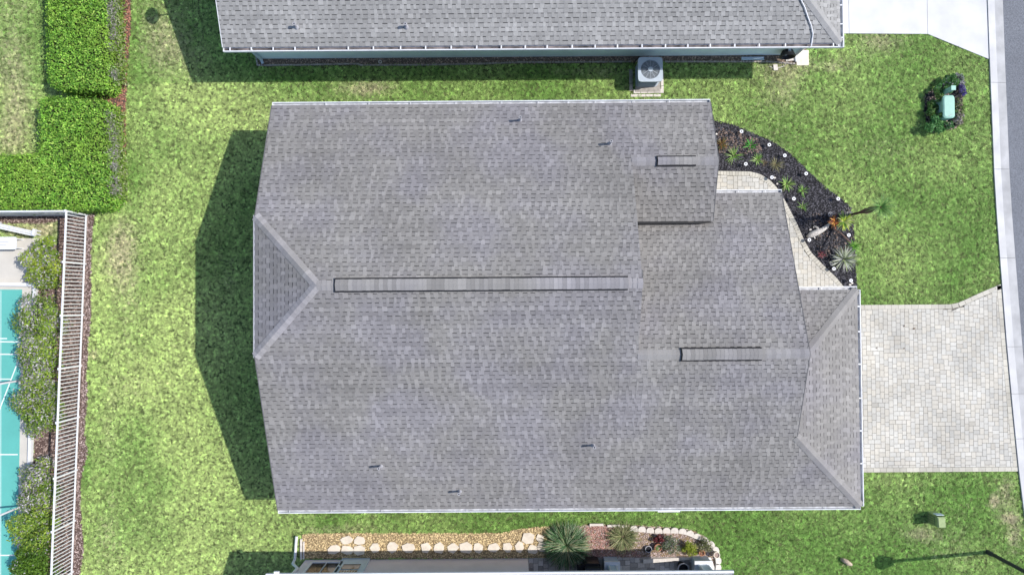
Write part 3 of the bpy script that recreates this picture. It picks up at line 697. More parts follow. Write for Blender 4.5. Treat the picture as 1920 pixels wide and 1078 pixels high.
# rake trim along the gable edges
def rake(x, y0, z0, y1, z1, side):
    m_ = MB(); w_ = .03; xa, xb = (x, x + w_ * side); xa, xb = min(xa, xb), max(xa, xb)
    P = [(xa, y0, z0 - .12), (xb, y0, z0 - .12), (xb, y1, z1 - .12), (xa, y1, z1 - .12), (xa, y0, z0 + .01), (xb, y0, z0 + .01), (xb, y1, z1 + .01), (xa, y1, z1 + .01)]
    m_.hexa(P); m_.build('rake_board', M['deck'], house)
rake(xW, yN, zN, yJn, zJ, -1); rake(xW, yS, zS, yJs, zJ, -1); rake(xP, yN, zN, ySG, zSG, 1); rake(xP, yV, zv, ySG, zSG, 1)
rake(xG, yNG, zG - MS * (yNG - yG), yG, zG, 1); rake(xG, yS + xE - xG, zS + MS * (xE - xG), yG, zG, 1); rake(xM, 1.0, zR - MS * .45, yR, zR, 1)
MB().box(xW - .035, (yJn + yJs) / 2, zJ - .06, .07, yJn - yJs + .06, .1).build('gutter', M['lead'], house)
hx = lambda L, x0, z, y: [at(p, y, z)[0] - x0 for p in L]
gutter(house, (xW, yN), (xP, yN), (0, 1), zN - .015, hang=hx([611, 692, 770, 855, 941, 1010, 1066, 1117, 1189, 1255], xW, zN, 194), strap_w=.018)
gutter(house, (xW, yS), (xE, yS), (0, -1), zS - .015, hang=[x - xW for x in [at(p, 951, zS)[0] for p in (543, 621, 716, 876, 936, 1014, 1174, 1242, 1309, 1380, 1467, 1548)]], strap_w=.012)
gutter(house, (xE, yE), (xE, yS), (1, 0), zS - .015, hang=[.62, 1.55, 2.75, 4.0, 5.2, 6.4], strap_w=.05)
gutter(house, (xP + .03, yNG), (xG + .02, yNG), (0, 1), zS - .015, hang=[1.15, 2.15], strap_w=.02)
gutter(house, (xG, yE), (xE, yE), (0, 1), zS - .015, hang=[.4, 1.45], strap_w=.04)
q = at(1255, 955, zS); MB().box(q[0], yS - .16, zS - .09, .82, .05, .07).build('leaf_guard', M['white'], house)
def roofz(x, y):
    return max(0, 0)
for px, py in ((975, 226), (1143, 270), (1112, 834), (714, 873), (862, 920)):
    z = 3.2
    for _ in range(4):
        x, y, _z = at(px, py, z); z = (zS + MS * (y - yS)) if y < yR else (zN + MS * (yN - y))
    pipe(house, px, py, z, .42, .045)
# downspouts at two corners
for x, y in ((xW + .45, yS + .36), (xE - .5, yS + .36)): MB().box(x, y, 1.2, .08, .06, 2.3).build('downspout', M['white'], house)

# ---------------------------------------------------------------- north house
zH = 2.87; yH = at(1000, 90, zH)[1] + .1; xHW = at(418, 92, zH)[0]; xHE = at(1576, 86, zH)[0]; hh = 7.0; zHR = zH + MS * hh
nh = thing('house', 'neighbouring house at the top with pale blue walls and grey shingle roof', 'house', (0, 0, 0))
w2 = MB(); ywall = at(900, 108, 0)[1] ; x0w, x1w = at(485, 110, 0)[0], at(1493, 104, 0)[0] 
w2.prism([(x0w, ywall), (x1w, ywall), (x1w, ywall + 12), (x0w, ywall + 12)], 0, zH - .12)
P = [(x0w, ywall + .02, zH - .118), (x0w, ywall + 12, zH - .118), (x0w, ywall + 6.0, zHR - .7)]
w2.poly(P); w2.poly([(p[0] + .1, p[1], p[2]) for p in P][::-1]); w2.build('wall', M['wallblue'], nh)
roof2 = link('roof', None, nh); r2 = Roof(roof2, M['shingle2']); bk = EXP
r2.plane([(xHW, yH), (xHE, yH), (xHE - hh, yH + hh), (xHW, yH + hh)], (xHW, yH), (0, 1), zH, MS)
r2.plane([(xHW, yH + 2 * hh), (xHE, yH + 2 * hh), (xHE - hh, yH + hh), (xHW, yH + hh)], (xHE, yH + 2 * hh), (0, -1), zH, MS)
r2.plane([(xHE, yH), (xHE, yH + 2 * hh), (xHE - hh, yH + hh)], (xHE, yH + 2 * hh), (-1, 0), zH, MS)
r2.finish(300, lambda p: p.y < yH + 1.45 and abs(p.x) < 11)
d = Vector((-hh, hh, MS * hh)); r2.caps((xHE, yH, zH), (xHE - hh, yH + hh, zHR), slope_side(d, nS, (-1, 0, 0)), slope_side(d, nE, (1, 0, 0)), .17, lo=.92, hi=1.02)
gutter(nh, (xHW, yH), (xHE, yH), (0, -1), zH - .015, wd=.16, lip=.035, floor='dirtgut', body='white', strap_w=.045,
       hang=[at(p, 88, zH)[0] - xHW for p in (431, 471, 512, 553, 597, 653, 700, 751, 798, 846, 894, 940, 985, 1026, 1073, 1116, 1158, 1204, 1248, 1290, 1332, 1378, 1424, 1473, 1563, 1573)])
gutter(nh, (xHE, yH + 14), (xHE, yH - .16), (1, 0), zH - .015, wd=.14, lip=.035, body='white', hang=[12.6, 13.3, 13.8], strap_w=.045)
m_ = MB(); m_.hexa([(xHW - .03, yH, zH - .12), (xHW, yH, zH - .12), (xHW, yH + hh, zHR - .12), (xHW - .03, yH + hh, zHR - .12), (xHW - .03, yH, zH), (xHW, yH, zH), (xHW, yH + hh, zHR), (xHW - .03, yH + hh, zHR)]); m_.build('rake_board', M['white'], nh)
for px in (556, 762):
    z = zH + .5
    for _ in range(4): x, y, _z = at(px, 51, z); z = zH + MS * (y - yH)
    pipe(nh, px, 51, z, .3, .05)
# downspout at the west corner, slanting in to the wall, and one at the east corner
ds = MB(); a = at(474, 96, 2.5); b = at(486, 111, 0.25); ds.tube([(xHW + 1.05, yH - .1, 2.75), (x0w + .1, ywall - .08, 2.3), (x0w + .16, ywall - .08, .15), (x0w + .2, ywall - .22, .08)], .055, 8); ds.build('downspout', M['trimblue'], nh)
ds = MB(); ds.tube([(x1w - .1, ywall - .06, 2.6), (x1w - .08, ywall - .06, .15), (x1w - .05, ywall - .3, .08)], .045, 8); ds.build('downspout', M['white'], nh)
# hairline wall features: hose bib, conduits, access panel
for px, zz, s in ((865, 1.6, .5), (1128, 1.4, .4), (955, .9, .35)):
    MB().box(at(px, 100, zz)[0], ywall - .008, zz, s, .016, s * .6).build('wall_panel', M['trimblue'], nh)
wire = MB(); pts = []
for px, py in ((1500, 0), (1508, 16), (1513, 32), (1520, 50), (1523, 66), (1521, 80), (1520, 88)):
    z = zH + .5
    for _ in range(4): x, y, _z = at(px, py, z); z = max(zH, zH + MS * (y - yH))
    pts.append((x, y, z + .05))
pts.insert(0, (pts[0][0] - .6, pts[0][1] + 1.6, pts[0][2] + .62))
tag(MB().tube(pts, .022, 6).build('cable', M['white']), 'white cable running down the grey roof beside its hip', 'cable')
# dish above the west gable (its shadow falls on the lawn)
sd_ = thing('satellite_dish', 'grey satellite dish on a mast at the west gable of the blue house', 'satellite dish', (-10.62, 12.15, 3.9))
b = MB(); k = []
for i in range(4):
    for j in range(16):
        t = j / 16 * 6.283; r_ = .38 * i / 3; b.v.append((r_ * math.cos(t) * 1.05, .9 * r_ * math.sin(t), .6 + .18 * (r_ / .38) ** 2 + .3 * r_ * math.cos(t)))
for i in range(3):
    for j in range(16): b.f.append((i * 16 + j, i * 16 + (j + 1) % 16, (i + 1) * 16 + (j + 1) % 16, (i + 1) * 16 + j)); b.c.append(None)
b.build('dish', M['acmetal'], sd_); MB().tube([(0.2, 0, -.35), (0, 0, .62)], .025, 8).build('mast', M['acmetal'], sd_); MB().tube([(0, 0, .6), (.35, -.1, 1.0)], .012, 6).build('feed_arm', M['acmetal'], sd_)

# ---- edging of the north bed: a string of small old stones
el = ats([(479, 90), (481, 108), (484, 124), (560, 123), (650, 121.5), (672, 121), (676, 123.5), (800, 123), (900, 121), (975, 118), (1050, 118), (1183, 117)]) 
est = MB(); est.prism([(-.05, -.022), (.05, -.03), (.05, .03), (-.05, .028)], .0, .075); esm = est.mesh('edging_stone', M['edgeold'])
def string(line, step, mesh, parent, name, z=0, jit=.15):
    for a, b in zip(line, line[1:]):
        L = math.dist(a, b); n = max(1, int(L / step)); an = math.atan2(b[1] - a[1], b[0] - a[0])
        for i in range(n):
            t = (i + .5) / n; o = link(name, mesh, parent, (a[0] + (b[0] - a[0]) * t, a[1] + (b[1] - a[1]) * t, z)); o.rotation_euler = (0, 0, an + random.uniform(-jit, jit)); s = random.uniform(.85, 1.15); o.scale = (s, s, random.uniform(.8, 1.2))
string(el, .115, esm, bedn, 'edging_stone'); string(ats([(1246, 117), (1380, 117), (1440, 117), (1490, 121)]), .115, esm, bedn, 'edging_stone')
tag(MB().ring(0, 0, 0, .045, .075, .06, 14).build('drain_cap', M['edge'], None, at(713, 117, .02)), 'small round white drain cap in the brown rock bed under the blue wall', 'drain cap')
tag(MB().box(0, 0, .0, .17, .24, .05, .1).build('cleanout_cover', M['edge'], None, at(1454, 127, .05)), 'small white cover plate lying in the grass by the hose reel', 'cover plate')
sb = thing('splash_block', 'long pale blue splash block in the rock bed under the blue wall', 'splash block', at(1411, 111, .03)); 
MB().box(0, 0, .02, .92, .12, .03).build('base', M['trimblue'], sb); 
for s in (-1, 1): MB().box(0, s * .055, .05, .92, .012, .04).build('rim', M['trimblue'], sb)
pad = thing('corner_pad', 'pale stone pad at the east corner of the blue house', 'stone pad', at(1503, 112, 0))
MB().box(0.02, 0.05, .03, .5, .62, .06).build('slab', M['flag'], pad); MB().box(-.42, -.02, .04, .5, .1, .07, .12).build('edge_board', M['edge'], pad); MB().box(-.38, .2, .04, .45, .1, .07, -.1).build('edge_board', M['edge'], pad)
hr = thing('hose_reel', 'black garden hose coiled on a reel against the pale blue wall', 'hose reel', (at(1476, 100, .6)[0], ywall - .16, .0))
for k in range(6): 
    b = MB(); r_ = .30 - .022 * k; b.tube([(r_ * math.cos(t / 20 * 6.283), -.12 + .045 * k, .62 + r_ * math.sin(t / 20 * 6.283)) for t in range(21)], .026, 6, cap=False); b.build('hose_coil', M['blackpot'], hr)
MB().box(0, .05, .62, .1, .1, .5).build('bracket', M['acmetal'], hr); MB().tube([(.2, -.05, .4), (.1, -.3, .05), (-.3, -.42, .03), (-.5, -.3, .03)], .016, 6).build('hose_end', M['edge'], hr)

# ---- air conditioner
ax, ay, az = at(1219.5, 130.5, .95)
ac = thing('air_conditioner', 'square grey air conditioner with round fan grille beside the blue wall', 'air conditioner', (ax, ay, 0))
b = MB(); sz = .98
def rrect(w_, h_, r, n=4):
    P = []
    for cx_, cy_, a0 in ((w_ / 2 - r, h_ / 2 - r, 0), (-w_ / 2 + r, h_ / 2 - r, 90), (-w_ / 2 + r, -h_ / 2 + r, 180), (w_ / 2 - r, -h_ / 2 + r, 270)):
        for i in range(n + 1): t = R(a0 + 90 * i / n); P.append((cx_ + r * math.cos(t), cy_ + r * math.sin(t)))
    return P
b.prism(rrect(.86, .86, .1), .1, .88); b.build('louvred_body', M['acdark'], ac)
for i in range(9): MB().prism(rrect(.89, .89, .11), .15 + i * .085, .165 + i * .085).build('louvre', M['acmetal'], ac)
b = MB(); n = 48; tt_ = [i / n * 6.28319 for i in range(n)]; outer = [(math.cos(t) * sz / 2 * (abs(math.cos(t)) ** 9 + abs(math.sin(t)) ** 9) ** (-1 / 9), math.sin(t) * sz / 2 * (abs(math.cos(t)) ** 9 + abs(math.sin(t)) ** 9) ** (-1 / 9)) for t in tt_]; cen = .375
k = len(b.v); inn_ = [(cen * math.cos(math.atan2(y, x)), cen * math.sin(math.atan2(y, x))) for x, y in outer]
for z in (.88, .95):
    b.v += [(x, y, z) for x, y in outer] + [(x, y, z) for x, y in inn_]
for i in range(n):
    j = (i + 1) % n
    b.f += [(2 * n + i, 2 * n + j, 3 * n + j, 3 * n + i), (i, j, 2 * n + j, 2 * n + i), (n + j, n + i, 3 * n + i, 3 * n + j), (j, i, n + i, n + j)]; b.c += [None] * 4
b.build('top_cover', M['acmetal'], ac)
b = MB()
for r_ in (.09, .14, .19, .24, .29, .34): b.ring(0, 0, .945, r_ - .005, r_ + .005, .01, 28)
for i in range(12): t = i / 12 * 6.283; b.box(.22 * math.cos(t), .22 * math.sin(t), .96, .28, .011, .008, t)
b.build('fan_grille', M['acmetal'], ac); MB().tube([(0, 0, .8), (0, 0, .975)], [.09, .1], 16).build('motor_cap', M['acmetal'], ac)
for i in range(3):
    t = i * 2.094 + .9; b = MB(); c, s = math.cos(t), math.sin(t); P = [(.08, -.04), (.33, -.13), (.34, .07), (.08, .06)]
    b.poly([(x * c - y * s, x * s + y * c, .80 + (y + .05) * .35) for x, y in P]); b.build('fan_blade', M['trimblue'], ac)
MB().tube([(-.5, .5, .1), (-.48, .55, .5), (-.36, .6, .7)], .02, 6).build('line_set', M['blackpot'], ac)
cpd = at(1214, 150, 0); MB().box(cpd[0] - ax, cpd[1] - ay, .05, 1.02, 1.05, .09).build('pad', M['edgeold'], ac)
acb = at(1213, 174, 0)
for i in range(4):
    o = MB().box(0, 0, .04, .27, .16, .08).build('pad_block', M['edge'], ac, (acb[0] - ax - .42 + i * .29, acb[1] - ay + .03 + .004 * i, 0)); o.rotation_euler = (0, 0, random.uniform(-.03, .05))
for i in range(3):
    MB().box(0, 0, .03, .14, .28, .07).build('pad_block', M['edgeold'], ac, (acb[0] - ax - .66, acb[1] - ay + .2 + i * .3, 0)); MB().box(0, 0, .03, .1, .28, .07).build('pad_block', M['edge'], ac, (acb[0] - ax + .62, acb[1] - ay + .1 + i * .3, 0))
for i in range(4): MB().box(0, 0, .02, .29, .1, .05).build('pad_block', M['edge'], ac, (acb[0] - ax - .52 + i * .31, acb[1] - ay - .13, 0))

# ---------------------------------------------------------------- south house
zQ = 2.9; yQ = at(900, 1079, zQ)[1]; xQ0, xQ1 = at(498, 1077, zQ)[0], at(1376, 1077, zQ)[0]; yW = at(800, 1047, 0)[1]; xW0, xW1 = at(573, 1047, 0)[0], at(990, 1047, 0)[0]
sh = thing('house', 'neighbouring house at the bottom with mauve wall and white framed windows', 'house')
w3 = MB(); w3.prism([(xW0, yW), (xW1, yW), (xW1, yW - 9), (xW0, yW - 9)], 0, zQ - .12); w3.prism([(xW1 + .002, yW - 2.6), (xQ1 - .5, yW - 2.6), (xQ1 - .5, yW - 9), (xW1 + .002, yW - 9)], 0, zQ - .12); w3.build('wall', M['wallpink'], sh)
roof3 = link('roof', None, sh); hq = 5.5; ye = yQ; r3 = Roof(roof3, M['shingle2'])
r3.plane([(xQ0, ye), (xQ1, ye), (xQ1 - hq, ye - hq), (xQ0, ye - hq)], (xQ1, ye), (0, -1), zQ, MS)
r3.plane([(xQ0, ye - 2 * hq), (xQ1, ye - 2 * hq), (xQ1 - hq, ye - hq), (xQ0, ye - hq)], (xQ0, ye - 2 * hq), (0, 1), zQ, MS)
r3.plane([(xQ1, ye), (xQ1, ye - 2 * hq), (xQ1 - hq, ye - hq)], (xQ1, ye), (-1, 0), zQ, MS); r3.finish(0)
gutter(sh, (xQ0, yQ - .0), (xQ1, yQ - .0), (0, 1), zQ + .0, wd=.12, lip=.06, floor='white', body='white')
MB().box(at(518, 1073, zQ)[0], yQ + .15, zQ - .04, .18, .1, .08).build('gutter_outlet', M['white'], sh)
# windows on the north wall, seen steeply
def onwall(px, py):      # point of the wall plane behind a pixel
    v = MR.T @ np.array([(px - 960) / FP, (py - 539) / FP, 1.0]); t = yW / v[1]; return (v[0] * t, HC + v[2] * t)
def win(px0, px1, py_b, zt_, panes, name='window', frame='white', trim=None):
    xa, zb = onwall(px0, py_b); xb = onwall(px1, py_b)[0]; f = MB(); 
    for (x, z, sx, sz_) in (((xa + xb) / 2, zb - .04, xb - xa + .16, .08), ((xa + xb) / 2, zt_ + .04, xb - xa + .16, .08), (xa - .04, (zb + zt_) / 2, .08, zt_ - zb - .004), (xb + .04, (zb + zt_) / 2, .08, zt_ - zb - .004)): f.box(x, yW + .03, z, sx, .06, sz_)
    fo = f.build(name, M[frame], sh)
    n = panes
    for i in range(n):
        w_ = (xb - xa) / n; MB().box(xa + w_ * (i + .5), yW + .012, (zb + zt_) / 2, w_ - .03, .02, zt_ - zb - .02).build('pane', M['glass'], fo)
    for i in range(1, n): MB().box(xa + (xb - xa) * i / n, yW + .03, (zb + zt_) / 2, .03, .05, zt_ - zb - .004).build('mullion', M['acmetal'], fo)
    return fo, xa, xb, zb
win(586, 639, 1056, 2.15, 2)
# white door leaf with two lights
xa, zb = onwall(643, 1047); xb = onwall(695, 1047)[0]
dr = MB(); dr.box((xa + xb) / 2, yW + .03, 1.06, xb - xa, .06, 2.1); dro = dr.build('door', M['trimblue'], sh)
for zz, hh_, mt in ((.95, .5, 'glass'), (1.62, .62, 'glass')): MB().box((xa + xb) / 2, yW + .066, zz, (xb - xa) * .6, .02, hh_).build('door_light', M[mt], dro)
for k in range(6): MB().box((xa + xb) / 2 + (k - 2.5) * .1, yW + .082, 1.62, .03, .012, .5, 0).build('grille_bar', M['flag'], dro)
MB().box(xa + .12, yW + .1, 1.0, .04, .08, .1).build('handle', M['acmetal'], dro)
# gutter downspout lying out over the grass
dsp = at(556, 1005, .15); d2 = at(553, 1047, .15); d3 = at(549, 1056, .4); d4 = at(560, 1063, .9)
MB().tube([dsp, d2, d3, (xW0 - .02, yW + .05, 1.0), (xW0 - .04, yW + .05, 2.7)], .055, 8).build('downspout', M['white'], sh)
eb = thing('edging_board', 'short white edging boards standing at the west end of the golden rock bed', 'edging', at(566, 1030, 0))
MB().box(0, .05, .06, .07, .82, .12).build('board', M['edge'], eb); MB().box(.1, 0, .05, .05, .7, .1).build('board', M['edge'], eb)
# porch
porch = [(xW1 + .01, yW + .02), (at(1135, 1047)[0], yW + .02), (at(1345, 1047)[0] - .7, yW + .02), (at(1345, 1047)[0] - .7, yW - 2.6), (xW1 + .01, yW - 2.6)]
pt_ = sheet('patio', porch, .012, M['darkjoint']); pave(porch, pt_, M['patio'], 180, u=.1, shade=(.7, 1.35), seed=5, order=lambda b: -b[1])
for (px0, px1, nm) in ((1131, 1156, 'column'), (1296, 1325, 'column')):
    xa = at(px0, 1048)[0]; xb = at(px1, 1048)[0]; cx_ = (xa + xb) / 2; wdt = xb - xa
    c = MB(); c.box(cx_, yW - wdt / 2 + .05, .3, wdt, wdt, .6); co = c.build(nm, M['trimblue'], sh)
    MB().box(cx_, yW - wdt / 2 + .05, .64, wdt + .08, wdt + .08, .08).build('plinth_cap', M['white'], co); MB().box(cx_, yW - wdt / 2 + .05, 1.72, wdt * .68, wdt * .68, 2.1).build('shaft', M['trimblue'], co)
    for s in (-1, 1): MB().box(cx_ + s * wdt * .25, yW - wdt / 2 + .05 + wdt * .35, 1.72, .03, .02, 2.0).build('shaft_groove', M['white'], co)
kb = MB(); kb.prism([at(1205, 1054)[:2], at(1205, 1046)[:2], at(1316, 1041)[:2], at(1312, 1045)[:2]], .01, .12); tag(kb.build('border_board', M['edge']), 'long white edging wedge between the patio pavers and the rock bed', 'edging')
pn = MB(); pn.prism(ats([(1311, 1044), (1332, 1043), (1345, 1078), (1333, 1100), (1322, 1078)]), .03, .07); tag(pn.build('stone_slab', M['edge']), 'pale stone slab beside the end column of the patio', 'stone slab')
x, y, _ = at(1281, 1065, .4)
pot = thing('plant_pot', 'large dark round plant pot on the grey patio pavers', 'pot', (x, y, .05))
MB().tube([(0, 0, 0), (0, 0, .38)], [.15, .2], 20, cap=False).build('pot_body', M['blackpot'], pot); MB().ring(0, 0, .36, .19, .225, .05, 24).build('rim', M['lead'], pot); MB().tube([(0, 0, .25), (0, 0, .3)], .19, 16).build('potting_soil', M['mulch_b'], pot)
x, y, _ = at(1112, 1062, .5)
gr = thing('grill', 'black covered barbecue grill on the patio beside the white column', 'grill', (x - .05, y, .05))
MB().prism(rrect(.62, .5, .1), .0, .75).build('cover', M['blackpot'], gr); MB().tube([(-.3, 0, .8), (.3, 0, .8)], .16, 12).build('lid', M['blackpot'], gr)
MB().box(-.46, 0, .72, .3, .4, .03).build('side_shelf', M['blackpot'], gr)

# ---- flagstones and scalloped edging in the south beds
fl = [(626, 1029, 11, 8), (651, 1030, 11, 8), (674, 1030, 10, 8), (650, 1012, 11, 7), (674, 1012, 10, 7), (704, 1026, 9, 8), (735, 1025, 10, 9), (766, 1026, 11, 8), (798, 1025, 9, 10), (823, 1026, 10, 9), (849, 1026, 10, 8), (873, 1026, 11, 9), (897, 1026, 9, 8), (926, 1026, 11, 8), (952, 1025, 9, 9),
      (990, 1007, 11, 10), (974, 1024, 9, 9), (998, 1028, 9, 8), (1016, 1024, 9, 8), (1012, 1008, 7, 8)]
for i, (px, py, rx, ry) in enumerate(fl):
    n = random.choice([5, 6, 7]); a0 = random.random() * 3; P = []; rx *= 1.12; ry *= 1.15
    for j in range(n): t = a0 + j / n * 6.283 + random.uniform(-.25, .25); rr_ = random.uniform(.85, 1.15); P.append((rx / 46 * rr_ * math.cos(t), ry / 46 * rr_ * math.sin(t)))
    MB().prism(P, 0, .05).build('flagstone', M['flag'], bedg, at(px, py, .015))
sc = [(1188, 990), (1203, 991), (1218.5, 993), (1234, 994), (1249, 993.5), (1264, 993.5), (1279, 995), (1293, 999), (1306, 1004.5), (1320, 1011), (1332, 1019), (1341, 1030), (1345, 1049), (1345, 1062), (1342, 1075), (1338, 1088)]
for i, (px, py) in enumerate(sc):
    a, b = sc[max(i - 1, 0)], sc[min(i + 1, len(sc) - 1)]; an = math.atan2(-(b[1] - a[1]), b[0] - a[0])
    P = [(-.15, -.09), (.15, -.09), (.155, .03), (.11, .10), (.04, .13), (-.04, .13), (-.11, .10), (-.155, .03)]
    o = MB().prism(P, 0, .11).build('edging_stone', M['edge'], beds_, at(px, py, .01)); o.rotation_euler = (0, 0, an + random.uniform(-.04, .04))
for px, py, l_, r_ in ((1118, 982, .55, 0), (1150, 984, .5, .02), (1168, 985, .3, .1)): MB().box(0, 0, .05, l_, .09, .1).build('edging_stone', M['edge'], beds_, at(px, py, .01)).rotation_euler = (0, 0, r_)

def small_pot(px, py, r_, h, label, soil='mulch_chip_r', plant=None, body='terra'):
    x, y, _ = at(px, py, h); t = thing('plant_pot', label, 'pot', (x, y, .02)); MB().tube([(0, 0, 0), (0, 0, h - .02)], [r_ * .7, r_ * .95], 16, cap=False).build('pot_body', M[body], t); MB().ring(0, 0, h - .05, r_ * .8, r_, .05, 18).build('rim', M[body], t)
    MB().tube([(0, 0, h * .6), (0, 0, h - .04)], r_ * .82, 14).build('potting_soil', M[soil], t)
    if plant: blades(26, (0, 0, h - .04), r_ * 1.1, .02, plant, 'foliage', t, (.3, 1.2), .6)
    return t
small_pot(1344, 1040, .13, .28, 'pale pot with red soil standing on the scalloped stone edging', body='flag')
small_pot(1234, 1026, .15, .22, 'terracotta pot with a green succulent left of the grey cactus cluster', plant=[(.2, .32, .1)])
small_pot(1316, 1036, .12, .2, 'small terracotta pot near the patio end column', plant=[(.35, .16, .08)])
small_pot(1216, 1029, .14, .12, 'low grey bowl lying in the pink rocks beside the terracotta pot', body='lead', soil='mulch_b')

# ================================================================== LEFT SIDE: fence, bench, court post
f0, f1 = at(165, 404)[:2], at(126, 1360)[:2]
fence = thing('fence', 'white aluminium picket fence running down the left lawn edge', 'fence', (f0[0], f0[1], 0))
dv = Vector((f1[0] - f0[0], f1[1] - f0[1])); FL = dv.length; dv.normalize(); fan = math.atan2(dv.y, dv.x); FH = 1.36
def fbar(par, s0, s1, z, th=.035, h=.045, name='rail'):
    c = (s0 + s1) / 2; MB().box(0, 0, 0, s1 - s0, th, h, fan).build(name, M['white'], par, (dv.x * c, dv.y * c, z))
pk = MB().box(0, 0, FH / 2 + .02, .028, .03, FH - .16, fan).mesh('picket', M['white']); ps = MB().box(0, 0, FH / 2 + .03, .06, .06, FH + .06, fan).mesh('post', M['white']); pc = MB().box(0, 0, 0, .085, .085, .02, fan).mesh('post_cap', M['white'])
pys = [(165, 404), (163, 495), (160.5, 590.6), (156, 685), (151.5, 781), (147.5, 880), (143.5, 974.7), (139, 1070), (135, 1165), (131, 1260)]
sp = [max(0, (Vector(at(*p)[:2]) - Vector(f0)).dot(dv)) for p in pys]
for s in sp:
    o = link('post', ps, fence, (dv.x * s, dv.y * s, 0)); link('post_cap', pc, fence, (dv.x * s, dv.y * s, FH + .07))
for s0, s1 in zip(sp, sp[1:]):
    fbar(fence, s0 + .03, s1 - .03, FH, .055, .05, 'top_rail'); fbar(fence, s0 + .03, s1 - .03, .12, .05, .045, 'bottom_rail')
    n = 13
    for i in range(1, n + 1): s = s0 + (s1 - s0) * i / (n + 1); link('picket', pk, fence, (dv.x * s, dv.y * s, 0))
g0 = Vector(f0) + Vector((-.05, .0)); fw = thing('fence', 'pale metal fence along the foot of the hedge at the left edge', 'fence', (g0.x, g0.y, 0))
p2 = MB().box(0, 0, FH / 2 + .02, .03, .028, FH - .16).mesh('picket', M['gutter']); pp = MB().box(0, 0, FH / 2, .06, .06, FH + .04).mesh('post', M['gutter'])
for k in range(5): 
    L_ = 2.0; link('post', pp, fw, (-(k + 1) * L_, 0, 0)); MB().box(-(k + .5) * L_, 0, FH, L_ - .07, .055, .05).build('top_rail', M['gutter'], fw); MB().box(-(k + .5) * L_, 0, .12, L_ - .07, .04, .05).build('bottom_rail', M['gutter'], fw)
    for i in range(13): link('picket', p2, fw, (-k * L_ - .1 - i * .145, 0, 0))
# low white kerb frame round the court apron
kf = thing('court_kerb', 'low white kerb frame round the teal shuffleboard court', 'kerb', at(66, 545, 0)); o_ = at(66, 545)
def seg(a, b, w_, h, par, org, name, mt, z0=.012):
    A, B = Vector(at(*a)[:2]), Vector(at(*b)[:2]); c = (A + B) / 2; t = B - A
    MB().box(0, 0, h / 2, t.length, w_, h, math.atan2(t.y, t.x)).build(name, M[mt], par, (c.x - org[0], c.y - org[1], z0))
seg((-200, 531), (72, 534), .13, .2, kf, o_, 'kerb_beam', 'white'); seg((69.5, 537), (64, 720), .14, .16, kf, o_, 'kerb_beam', 'gutter'); seg((64, 722), (59, 893), .13, .16, kf, o_, 'kerb_beam', 'gutter')
seg((65, 545), (56, 890), .03, .1, kf, o_, 'channel', 'lamp')
seg((55.5, 895), (50, 1290), .05, .1, kf, o_, 'channel', 'lamp')
for i, (px, py, lb) in enumerate(((43, 712.5, 'white post beside the court next to the painted triangle'), (47, 946, 'white post beside the court between two bushes, nearer the bottom edge'))):
    x, y, _ = at(px, py); t = thing('court_post', lb, 'post', (x, y, .012), group='white posts beside the court'); MB().tube([(0, 0, .0), (0, 0, 2.6)], .04, 10).build('pole', M['white'], t); MB().box(0, 0, .01, .16, .16, .02).build('base_plate', M['white'], t)
# white bench and table by the court
bx, by, _ = at(28, 428, .5); bn = thing('bench', 'white slatted bench on the dry grass above the court apron', 'bench', (bx, by, 0))
for k in range(3): o = MB().box(-.3, -.06 + k * .075, .46, 2.2, .06, .03, R(-13)).build('seat_slat', M['white'], bn)
for s in (-.9, .7): 
    for q_ in (-.06, .08): MB().box(s, q_ - s * .23, .225, .05, .05, .45, R(-13)).build('leg', M['white'], bn)
MB().box(.80, -.17, .53, .1, .26, .14, R(-13)).build('arm_rest', M['white'], bn)
bx, by, _ = at(8, 456, .5); tb = thing('score_table', 'white low table with grey print at the left frame edge by the court', 'table', (bx, by, 0))
MB().prism(rrect(.95, .5, .05), .46, .5).build('table_top', M['white'], tb)
for k in range(2): MB().box(-.05 - .1 * k, .06 - .12 * k, .503, .45, .014, .006).build('printed_line', M['print'], tb)
for sx in (-.4, .4):
    for sy in (-.18, .18): MB().box(sx, sy, .23, .04, .04, .46).build('leg', M['white'], tb)

